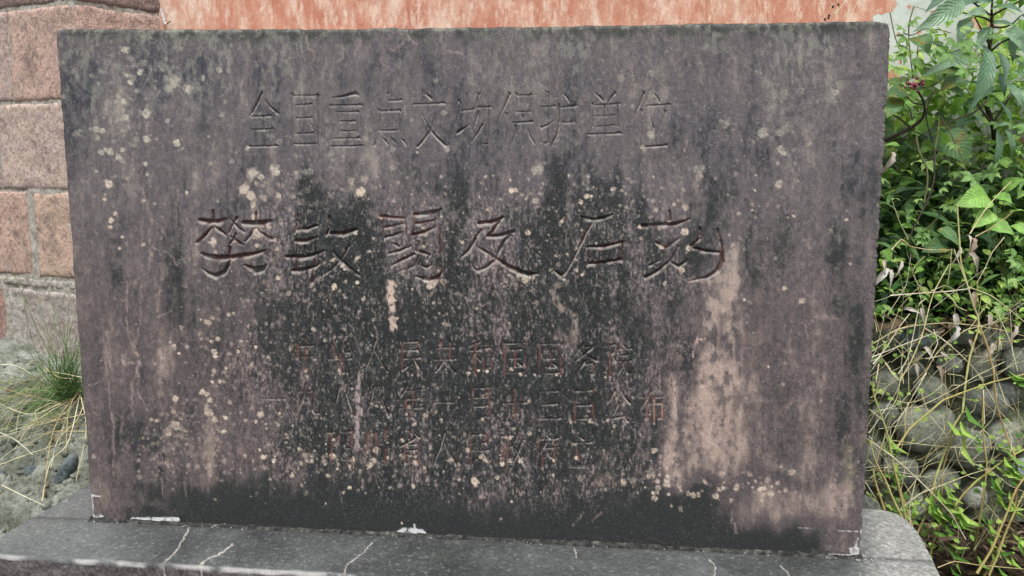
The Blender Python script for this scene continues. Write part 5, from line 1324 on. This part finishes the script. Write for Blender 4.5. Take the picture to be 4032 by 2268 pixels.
# low leaves along the wall top, brighter
ugtag(mass('wall_top_leaves', OVATE, 700, (3400, 4500, 1000, 1270, 3.22, 3.6), .025, .06, M_mid, 6), 'small green leaves hanging over the top of the rubble wall')
r6 = np.random.default_rng(9)
tw = []
for _ in range(150):
    px, py, d = r6.uniform(3420, 4400), r6.uniform(300, 1150), r6.uniform(3.5, 4.1)
    a = at_depth(px, py, d); b_ = at_depth(px + r6.normal(0, 60), min(py + r6.uniform(120, 420), 1260), d + .05); c_ = (a + b_) / 2 + r6.normal(0, .02, 3)
    tw.append(tube([b_, c_, a], .0022, .001, 4, 4))
o = stem_obj('undergrowth_stems', tw, M_vstem); ugtag(o, 'thin tangled stems within the undergrowth')

# ------------------------------------------------------------------ single canes and dry stems over the rubble wall
DRYG = 'dry stems leaning over the rubble wall'
def cane(name, pts, d0, d1, r0, mat, label, cat, group=None, box=Bo, twigs=()):
    P3 = K(*box, pts, d0, d1)
    base = P3[0] if P3[0][2] < P3[-1][2] else P3[-1]
    e = empty(name, base, label, cat, group)
    stem_obj('stalk', [tube(P3, r0, r0 * .6, 6, 4, .25, tens=.38)], mat, e)
    for tw_ in twigs:
        d_ = (d0 + d1) / 2
        stem_obj('twig', [tube(K(*box, tw_, d_, d_ - .03), r0 * .5, r0 * .3, 5, 3, tens=.3)], M_dry, e)
    return e
gr = [
 ([(565,1320),(590,1200),(700,1010),(800,870),(900,770),(980,710),(1100,620),(1240,545),(1330,500)], 2.95, 3.0, .0044, 'thick green cane arching from the plinth corner up to the right edge', ()),
 ([(455,1190),(540,1000),(600,770),(640,650),(690,520),(740,370),(795,280),(820,60),(850,-120),(905,-290),(910,-390),(870,-490),(830,-630),(785,-790),(772,-990),(758,-1200)], 2.95, 3.0, .0042,
  'tallest green and tan cane rising past the top of the rubble wall', ([(795,280),(830,280),(940,400),(990,450),(1005,550)], [(905,-390),(935,-570)])),
 ([(320,550),(420,400),(560,280),(660,195),(800,140),(1000,70),(1240,10),(1330,-20)], 2.9, 3.0, .0036, 'yellow green cane slanting across the cobbles towards the right edge', ([(660,195),(640,140),(650,40),(640,0)],)),
 ([(950,1449),(1010,1350),(1080,1200),(1140,1050),(1180,900),(1190,740),(1170,600),(1135,510),(1100,420),(1040,230),(1020,0),(980,-170),(920,-340),(905,-390)], 2.9, 3.0, .0042, 'long green cane curving up near the right edge',
  ([(1000,-160),(1060,-250),(1055,-160)],)),
 ([(440,1180),(340,980),(290,870),(250,770),(180,640),(135,480)], 2.8, 2.85, .0036, 'brownish green cane leaning left against the tablet edge', ([(180,640),(240,460),(290,380)],)),
 ([(400,1080),(340,800),(300,650),(270,470),(230,340),(170,180),(150,70)], 2.85, 2.85, .0042, 'forked yellow cane rising beside the lower right tablet edge', ([(230,340),(130,260)], [(170,180),(210,30),(215,-20)], [(150,70),(175,20)])),
 ([(880,1270),(930,1000),(960,780),(970,650),(950,500),(940,330),(945,120)], 2.95, 2.95, .0038, 'straight olive cane with a snapped white tip before the cobbles', ([(945,120),(955,365)], [(970,650),(1070,575)])),
 ([(900,1430),(1000,1270),(1060,1130),(1130,960),(1180,830),(1245,740)], 2.8, 2.8, .0044, 'pale green leafy cane at the lower right corner', ()),
 ([(985,1445),(1050,1300),(1120,1100),(1200,930),(1260,800)], 2.85, 2.85, .0036, 'second green cane at the lower right corner, behind the pale one', ()),
 ([(240,975),(200,860),(170,760),(160,690)], 2.8, 2.8, .0036, 'short green cane at the back corner of the plinth', ()),
 ([(455,1190),(420,1040),(360,870),(330,760)], 2.9, 2.9, .005, 'stout green cane behind the plinth corner', ()),
 ([(590,1200),(640,1010),(650,850),(655,700),(690,580),(740,440)], 2.95, 2.95, .003, 'thin green cane beside the tallest one', ()),
 ([(575,1150),(600,880),(600,760)], 2.98, 2.98, .0028, 'slim upright green shoot with tiny leaves behind the thick cane', ()),
]
for pts, d0, d1, r0, lab, tws in gr: cane('green_cane', pts, d0, d1, r0, M_green_cane, lab, 'cane', 'green canes in front of the rubble wall', Bo, tws)
dry = [
 ([(130,480),(300,600),(480,760),(620,900),(720,1010),(820,1190)], Bo), ([(280,480),(500,510),(700,530),(870,535),(1050,530),(1160,550)], Bo), ([(270,1000),(400,850),(550,660),(700,620),(860,635),(1100,625),(1240,610)], Bo),
 ([(300,1020),(480,870),(680,790),(860,720),(1000,680)], Bo), ([(900,0),(980,130),(1060,270),(1200,430)], Bo), ([(360,0),(330,180),(240,330)], Bo), ([(540,0),(440,170),(410,230),(340,330),(290,380),(270,520)], Bo),
 ([(700,1449),(750,1300),(770,1100),(730,900),(680,800),(580,800),(450,900)], Bo), ([(750,1330),(640,1200),(560,1060),(450,900),(300,660),(130,450)], Bo), ([(880,1260),(980,1100),(1050,900),(1120,700),(1150,480),(1110,370)], Bo),
 ([(430,1190),(420,950),(470,740),(475,640)], Bo), ([(410,210),(385,330),(390,430)], Bo), ([(470,250),(600,190),(750,110),(900,20),(1100,-80)], Bo), ([(330,200),(400,215),(480,200),(580,150),(660,80)], Bo),
 ([(340,720),(400,740),(560,740),(780,705)], Bo), ([(120,620),(200,700),(260,830),(320,960)], Bo), ([(105,780),(180,900),(210,970)], Bo), ([(110,850),(190,930)], Bo), ([(130,430),(200,330),(330,130),(370,0)], Bo),
 ([(510,905),(400,960),(290,1010)], Bo), ([(620,1390),(740,1345),(900,1370),(1235,1400)], Bo), ([(440,1050),(600,1190),(740,1330)], Bo), ([(700,230),(690,140),(720,90),(790,90)], Bo), ([(490,110),(560,300),(680,440)], Bo),
 ([(800,590),(860,640),(1000,700),(1130,800),(1235,850)], Bo), ([(1045,110),(1035,230),(1010,330),(870,480),(800,560)], Bo), ([(1030,1190),(1060,1050),(950,920),(930,840)], Bo), ([(740,520),(770,640),(840,740),(930,760)], Bo),
 ([(165,1180),(330,1080),(500,1050),(680,1035),(850,1050),(1050,1080),(1240,1130)], Mi), ([(150,1280),(400,1180),(620,1100)], Mi), ([(520,1070),(640,1140),(760,1240),(860,1340),(950,1449)], Mi),
 ([(500,1449),(600,1270),(700,1160),(850,1070),(930,960),(1000,870)], Mi), ([(350,1449),(430,1310),(510,1120),(560,920),(600,800),(660,690),(700,620)], Mi), ([(340,1400),(410,1280),(450,1100),(490,900),(540,860)], Mi),
 ([(290,515),(360,440),(430,490),(560,515),(720,515)], Mi), ([(720,505),(710,640),(690,755)], Mi), ([(735,510),(790,660),(830,760),(870,880),(905,990)], Mi), ([(565,825),(480,760),(440,680),(470,610),(530,560)], Mi),
 ([(570,810),(670,768),(740,800),(768,840)], Mi), ([(280,840),(480,825),(700,810),(850,790)], Mi), ([(1095,425),(1010,530),(960,640),(905,740),(900,800)], Mi), ([(840,780),(1000,840),(1120,930),(1240,1030)], Mi),
 ([(1025,920),(1100,1080),(1140,1180),(1170,1300),(1190,1380)], Mi), ([(160,1330),(260,1200),(350,1060),(420,970)], Mi), ([(310,1190),(390,1290)], Mi), ([(410,440),(350,320),(290,150)], Mi), ([(890,420),(1000,360),(1100,290),(1160,240)], Mi),
 ([(850,400),(950,240),(1050,120),(1150,20)], Mi), ([(200,1330),(180,1449)], Mi), ([(245,1320),(300,1400),(350,1449)], Mi), ([(640,800),(720,860),(760,920),(830,950)], Mi), ([(590,1080),(620,1180),(560,1300)], Mi),
]
seen_ = set()
def stem_label(pts, bx_):
    q = np.array(pts, float) * bx_[2] + np.array(bx_[:2]); c_ = q.mean(0); d_ = q[0] - q[-1]; ln = np.hypot(*d_)
    hx, hy = where(*c_)
    sl_ = abs(d_[1]) / (abs(d_[0]) + 1)
    br_ = 'forward' if bx_ is Mi else 'bent'
    lean = 'upright' if sl_ > 2.6 else 'level' if sl_ < .35 else ('right-leaning' if d_[0] * d_[1] < 0 else 'left-leaning')
    size = 'short' if ln < 130 else 'long' if ln > 330 else 'mid-length'
    return f'{size} {lean} dry straw stem {hy}, {hx}'
def where(px, py):
    hx = 'beside the tablet' if px < 3560 else 'midway' if px < 3790 else 'at the far right'
    hy = 'above the wall top' if py < 1240 else 'on the upper cobbles' if py < 1480 else 'on the middle cobbles' if py < 1750 else 'before the wall foot' if py < 1960 else 'over the litter'
    return hx, hy
for i, (pts, bx_) in enumerate(dry):
    d = 2.85 + (i * 37 % 10) * .03
    cane('dry_stem', pts, d, d + random.uniform(-.06, .06), random.choice([.0013, .0018, .0022, .0016]), M_dry, stem_label(pts, bx_), 'stem', DRYG, bx_)
# weedy stems in the thicket
for pts, d, r0, mat, lab in [
 ([(465,980),(490,1090),(540,1200),(545,1330),(520,1449)], 3.15, .0042, M_vstem, 'pale thick vine stem looping down beside the tablet edge'),
 ([(600,1060),(595,1200),(590,1300),(540,1449),(450,1620),(420,1700)], 3.2, .0036, M_dark, 'brown vine stem hanging down through the undergrowth'),
 ([(600,1060),(622,950),(630,840)], 3.2, .0028, M_vstem, 'short forked olive stem above the brown vine stem'),
 ([(450,45),(415,180),(420,350),(445,560)], 3.45, .003, M_vstem, 'tall thin seed stalk standing beside the upper right corner of the tablet'),
 ([(280,90),(310,240),(350,370),(360,460)], 3.6, .0025, M_vstem, 'bare green stalk against the pale wall next to the tablet corner'),
 ([(380,240),(440,250),(520,210),(620,210),(710,235)], 3.5, .0025, M_dark, 'dark arching twig against the peeling wall'),
 ([(480,330),(470,420),(440,440)], 3.5, .0022, M_dark, 'short dark curled twig below the arching twig')]:
    P3 = K(*T_, pts, d); e = tag(link('wild_stem', None), lab, 'stem'); e.location = P3[-1]
    stem_obj('stalk', [tube(P3, r0, r0 * .7, 6, 6)], mat, e)
# dried plant behind the top edge of the tablet
dp = at_depth(3300, 110, 2.9)
e = empty('dried_weed', dp, 'dried leafless weed standing behind the top edge of the tablet against the orange wall', 'weed')
k7 = (2000, 0, .621)
stem_obj('stalk', [tube(K(*k7, q, 3.0), .0014, .0008, 5, 4) for q in [[(2085,160),(2080,100),(2060,40),(2040,0)], [(2085,100),(2090,30),(2085,-20)], [(2080,90),(2040,60),(2070,20)], [(2010,125),(2000,80),(1975,30)],
    [(2170,120),(2190,60),(2230,0)], [(2085,80),(2130,20),(2150,0)], [(2035,120),(2036,95)], [(2130,120),(2140,80),(2125,60)]]], M_dry, e)
for q in [(2036,98),(2033,112),(2010,122),(2095,30),(2060,42)]:
    o = link('seed_head', bmsh if False else bpy.data.meshes['berry'], e)
    o.location = K(*k7, [q], 3.0)[0] - np.array(dp); o.scale = (.7, .7, .9)
    o.data = bpy.data.meshes.get('seed_head_mesh') or mesh_np('seed_head_mesh', IVb * .0062, IFb, [M_dark])

# ------------------------------------------------------------------ curled dead leaves
DM = [leaf_mesh(leaf_geo([(0,.02),(.2,.12),(.5,.16),(.8,.08),(1,0)], 10, 1.1, .9, .05), M_dead, 'dead_leaf', .08, s_) for s_ in range(3)]
labs = 'pale curled dead leaf caught among the stems at the right'
for i, (a, c) in enumerate([((860,430),(900,560)), ((840,540),(950,640)), ((250,650),(200,750)), ((270,660),(320,730)), ((345,600),(375,660)), ((740,1060),(760,1190)), ((740,970),(770,1080)), ((980,980),(1010,1060)), ((1160,1060),(1190,1150)),
     ((1010,1180),(960,1300)), ((760,500),(790,570)), ((850,1160),(880,1210)), ((380,940),(480,930)), ((450,1330),(500,1400)), ((280,1090),(300,1210)), ((520,1210),(600,1260)), ((820,420),(885,430)), ((880,820),(890,900)),
     ((230,590),(250,620)), ((640,1250),(690,1260)), ((610,1350),(690,1430)), ((500,930),(530,1000))]):
    d = 3.05
    bx_ = T_ if i == 14 else Mi
    b3, t3 = K(*bx_, [a], d + .02)[0], K(*bx_, [c], d - .02)[0]
    x, y, z, Lx = frame(b3, t3, TOCAM + np.array([random.uniform(-.6, .6), 0, .4]))
    o = link('dead_leaf', DM[i % 3]); o.matrix_world = Matrix([[x[0] * Lx, y[0] * Lx, z[0] * Lx, b3[0]], [x[1] * Lx, y[1] * Lx, z[1] * Lx, b3[1]], [x[2] * Lx, y[2] * Lx, z[2] * Lx, b3[2]], [0, 0, 0, 1]])
    c_ = np.array(a, float) * .552 + np.array(bx_[:2]); hx, hy = where(*c_); dirn = 'hanging' if c[1] - a[1] > abs(c[0] - a[0]) else 'sideways'
    tag(o, f'{dirn} pale curled dead leaf {hy}, {hx}', 'leaf', 'dead leaves caught in the thicket')

tg = []; r9 = np.random.default_rng(31)
for _ in range(360):
    px, py = r9.uniform(3200, 4900), r9.uniform(1180, 2200); d = r9.uniform(2.95, 3.2); a_ = r9.normal(1.1, .75); l_ = r9.uniform(60, 300)
    p0 = at_depth(px, py, d); p2 = at_depth(px + l_ * math.cos(a_), py - l_ * math.sin(a_), d + r9.normal(0, .05)); p1 = (p0 + p2) / 2 + r9.normal(0, .014, 3)
    tg.append(tube([p0, p1, p2], r9.uniform(.0007, .0014), .0005, 4, 4, tens=.6))
lvv = np.concatenate([np.full(len(v_), r9.random()) for v_, _ in tg])
o = stem_obj('dry_grass_tangle', tg, M_dry, None, lvv); ugtag(o, 'fine dry grass tangled in front of the rubble wall')
gp = 650; px = r9.uniform(3400, 4400, gp); py = r9.uniform(1300, 2200, gp); dd_ = np.where(py > 1900, 2.95, 3.22)
P_ = CAM + ray(px, py) * (dd_ + r9.normal(0, .05, gp))[:, None]; a = r9.uniform(0, 6.28, gp); keep = (vn(px / 90, py / 90, 2) > .48) & (P_[:, 2] > .02); P_ = P_[keep]; a = a[keep]
o = batch_leaves('weed_leaves', ROUND, P_, np.stack([np.cos(a), np.sin(a) * .5 - .3, r9.normal(0, .4, len(a))], 1), np.stack([r9.normal(0, .4, len(a)), -np.ones(len(a)) * .7, np.ones(len(a))], 1), r9.uniform(.010, .03, len(a)), M_mid, None, np.full(len(a), 1.1), 17)
ugtag(o, 'tiny green weed leaves scattered over the rubble wall')

# ------------------------------------------------------------------ small weeds with rounded leaves, lower right
WL = leaf_mesh(ROUND, M_mid, 'small_leaf', .02, 5)
weeds = [((900,1180),[(0,0)],'cluster of small weeds low against the cobbles, centre'), ((1180,1000),0,'leafy weed growing up beside the pale green cane at the right edge'), ((1060,860),0,'small round-leaved weed between two canes'),
         ((700,880),0,'small weed with yellowing leaves in front of the rubble wall'), ((320,560),0,'tiny sprouting leaves on the cane beside the tablet'), ((300,720),0,'small sprig beside the lower tablet edge'),
         ((610,985),0,'pair of round leaves on a thin shoot behind the plinth corner'), ((1140,1330),0,'broad weed at the bottom right corner'), ((760,1150),0,'dark green weed at the foot of the rubble wall'), ((1180,60),0,'sprig of small leaves at the far right, level with the cobbles'),
         ((920,480),0,'single bright sprig in the middle of the canes'), ((800,420),0,'loose leaves behind the crossing canes'), ((1180,720),0,'column of bright small leaves climbing the right edge'), ((320,980),0,'low leaves just behind the plinth edge'),
         ((960,1290),0,'long leaved weed near the litter at the lower right')]
nlv = [7, 10, 5, 6, 5, 5, 4, 8, 6, 6, 4, 4, 9, 4, 5]; spr = [150, 120, 70, 60, 50, 50, 25, 110, 90, 70, 30, 80, 90, 50, 90]
for (cxy, _, lab), n_, s_ in zip(weeds, nlv, spr):
    root = K(*Bo, [(cxy[0], cxy[1] + s_ * 1.2)], 2.95)[0]
    e = empty('small_weed', root, lab, 'weed'); parts = []
    for _k in range(n_):
        x, y = cxy[0] + random.gauss(0, s_ * .7), cxy[1] + random.gauss(0, s_ * .8)
        b3 = K(*Bo, [(x, y)], 2.9 + random.uniform(-.05, .1))[0]; a = random.uniform(0, 6.28); l_ = random.uniform(13, 27)
        t3 = K(*Bo, [(x + l_ * math.cos(a), y + l_ * math.sin(a) * .7)], 2.86)[0]
        put_leaf(e, WL, b3, t3, TOCAM + np.array([random.uniform(-.5, .5), 0, random.uniform(.3, 1.2)]), 1.0, 'small_leaf')
        if _k % 2 == 0: parts.append(tube([root, (root + b3) / 2 + np.array([random.uniform(-.01, .01), 0, .01]), b3], .0012, .0008, 4, 3))
    stem_obj('stem', parts, M_vstem, e)

# ------------------------------------------------------------------ litter on the ground behind the plinth and along the wall
r8 = np.random.default_rng(21)
n_ = 2200; X_ = r8.uniform(2.1, 4.6, n_); Y_ = r8.uniform(.2, 1.3, n_)
P_ = np.stack([X_, Y_, .004 + (fbm(X_ * 2.2, Y_ * 2.2, 2, 4) - .5) * .09 + r8.uniform(0, .02, n_)], 1)
a = r8.uniform(0, 6.28, n_)
o = batch_leaves('leaf_litter', NARROW, P_, np.stack([np.cos(a), np.sin(a), r8.normal(0, .12, n_)], 1), np.stack([r8.normal(0, .4, n_), r8.normal(0, .4, n_), np.ones(n_)], 1), r8.uniform(.03, .10, n_), M_litter, None, r8.uniform(.5, 2., n_), 8)
ugtag(o, 'brown leaf litter and needles on the ground behind the plinth')
n_ = 700; X_ = r8.uniform(1.6, 4.8, n_); Y_ = r8.uniform(1.22, 1.5, n_)
P_ = np.stack([X_, Y_, .80 + (fbm(X_ * 6, X_ * 0, 4, 4) - .5) * .06 + r8.uniform(0, .04, n_)], 1); a = r8.uniform(0, 6.28, n_)
o = batch_leaves('wall_top_litter', NARROW, P_, np.stack([np.cos(a), np.sin(a), r8.normal(-.1, .2, n_)], 1), np.stack([r8.normal(0, .5, n_), r8.normal(-.3, .4, n_), np.ones(n_)], 1), r8.uniform(.03, .09, n_), M_litter, None, r8.uniform(.6, 2.4, n_), 9)
ugtag(o, 'dry brown litter along the top of the rubble wall')
# a few needles and crumbs on the plinth
n_ = 34; X_ = r8.uniform(-.1, 2.25, n_); Y_ = -r8.uniform(.01, .22, n_); a = r8.uniform(0, 6.28, n_)
o = batch_leaves('plinth_litter', NARROW, np.stack([X_, Y_, np.full(n_, Z0 + .002)], 1), np.stack([np.cos(a), np.sin(a), np.zeros(n_)], 1), np.tile([0, 0, 1.], (n_, 1)), r8.uniform(.006, .022, n_), M_litter, None, np.full(n_, .7), 10)
ugtag(o, 'a few dry needles lying on the plinth')

gl = []
for _ in range(420):
    px, py = r9.uniform(-250, 340), r9.normal(1575, 70); q0 = hit_bank(px, py) if py > 1500 else at_depth(px, py, 3.95)
    l_ = r9.uniform(60, 260); a_ = r9.normal(.45, .35); d0_ = float((q0 - CAM) @ M[2])
    p2 = at_depth(px - l_ * math.cos(a_), py + l_ * math.sin(a_), d0_ - l_ * .0012); p1 = (q0 + p2) / 2 + np.array([0, -.01, r9.uniform(.005, .05)])
    gl.append(tube([q0, p1, p2], r9.uniform(.0009, .0016), .0006, 4, 4))
lvv = np.concatenate([np.full(len(v_), r9.random()) for v_, _ in gl])
hl = len(gl) * 2 // 5
o = stem_obj('bank_grass', gl[:hl], M_rush, None, lvv[:sum(len(v_) for v_, _ in gl[:hl])]); ugtag(o, 'green grass sprawling down the left bank')
o = stem_obj('bank_straw', gl[hl:], M_dry, None, lvv[sum(len(v_) for v_, _ in gl[:hl]):]); ugtag(o, 'straw-coloured grass sprawling down the left bank')

# ------------------------------------------------------------------ rush tuft and dry grass on the left bank
tb_ = hit_bank(300, 1565)
tuft = empty('rush_tuft', tb_, 'clump of dark green rushes growing at the foot of the pier, beside the tablet', 'grass')
def blade(px0, py0, px1, py1, sag, r0, d0=None, d1=None):
    a = tb_ if d0 is None else at_depth(px0, py0, d0)
    dd = float((tb_ - CAM) @ M[2]) * .99
    a = at_depth(px0, py0, dd) if d0 is None else a
    c_ = at_depth(px1, py1, dd - random.uniform(0, .25) if d1 is None else d1)
    m_ = (a + c_) / 2 + np.array([random.uniform(-.015, .015), -.02, sag])
    return tube([a, m_, c_], r0, r0 * .45, 4, 6)
gb = []
for (x1, y1) in [(150,1130),(60,1075),(235,1260),(190,1120),(250,1300),(325,1240),(280,1180),(210,1240),(170,1290),(330,1370),(300,1330),(150,1380),(260,1390),(225,1350),(140,1440),(110,1500),(350,1420),(340,1320),(240,1420),(200,1430),(180,1480),(280,1400),(310,1440),(90,1560),(130,1580)]:
    gb.append(blade(random.gauss(295, 18), random.gauss(1560, 10), x1 + random.gauss(0, 8), y1 + random.gauss(0, 8), .03 * random.random(), random.uniform(.0013, .0022)))
for _ in range(190):
    x0, y0 = random.gauss(282, 38), random.gauss(1555, 14)
    gb.append(blade(x0, y0, x0 + random.gauss(-25, 55), y0 - abs(random.gauss(100, 85)), .01, random.uniform(.0011, .0020)))
for _ in range(64):
    x0, y0 = random.gauss(270, 30), random.gauss(1570, 12); gb.append(blade(x0, y0, random.uniform(-40, 150), random.uniform(1600, 1790), .08 * random.random(), random.uniform(.001, .0018)))
lvv = np.concatenate([np.full(len(v_), random.random()) for v_, _ in gb])
o = stem_obj('blades', gb, M_rush, tuft, lvv); o['kind'] = 'stuff'
dg = []
for q in [[(330,1540),(250,1620),(200,1740),(170,1990)], [(330,1560),(230,1650),(60,1700),(-40,1760)], [(320,1550),(270,1740),(200,1830),(165,1985)], [(335,1600),(300,1660),(230,1740),(200,1850)], [(330,1640),(200,1680),(0,1740)],
          [(0,1830),(120,1790),(250,1750),(330,1730)], [(10,1925),(90,1960),(180,2000)], [(0,1440),(60,1450),(120,1480)], [(170,1455),(230,1490),(290,1500)], [(325,1500),(250,1480),(170,1460)], [(290,1580),(180,1640),(110,1700),(60,1770)],
          [(240,1600),(120,1640),(-20,1600)], [(325,1520),(290,1590),(270,1650),(260,1800)], [(150,1680),(140,1640),(165,1620)], [(0,1530),(100,1570),(200,1590)], [(330,1700),(200,1720),(100,1760)], [(-30,1690),(60,1740),(130,1800)], [(320,1580),(340,1700),(300,1900)]]:
    P3 = []
    for (a_, c_) in q:
        h_ = hit_bank(a_, c_) if c_ > 1500 else at_depth(a_, c_, float((tb_ - CAM) @ M[2]) * .97)
        P3.append(h_ + (CAM - h_) * .02 + np.array([0, 0, random.uniform(0, .02)]))
    dg.append(tube(P3, .0022, .0011, 5, 6))
lvv = np.concatenate([np.full(len(v_), random.random()) for v_, _ in dg])
o = stem_obj('dry_grass', dg, M_dry, None, lvv); ugtag(o, 'dry yellow grass stalks trailing over the left bank')
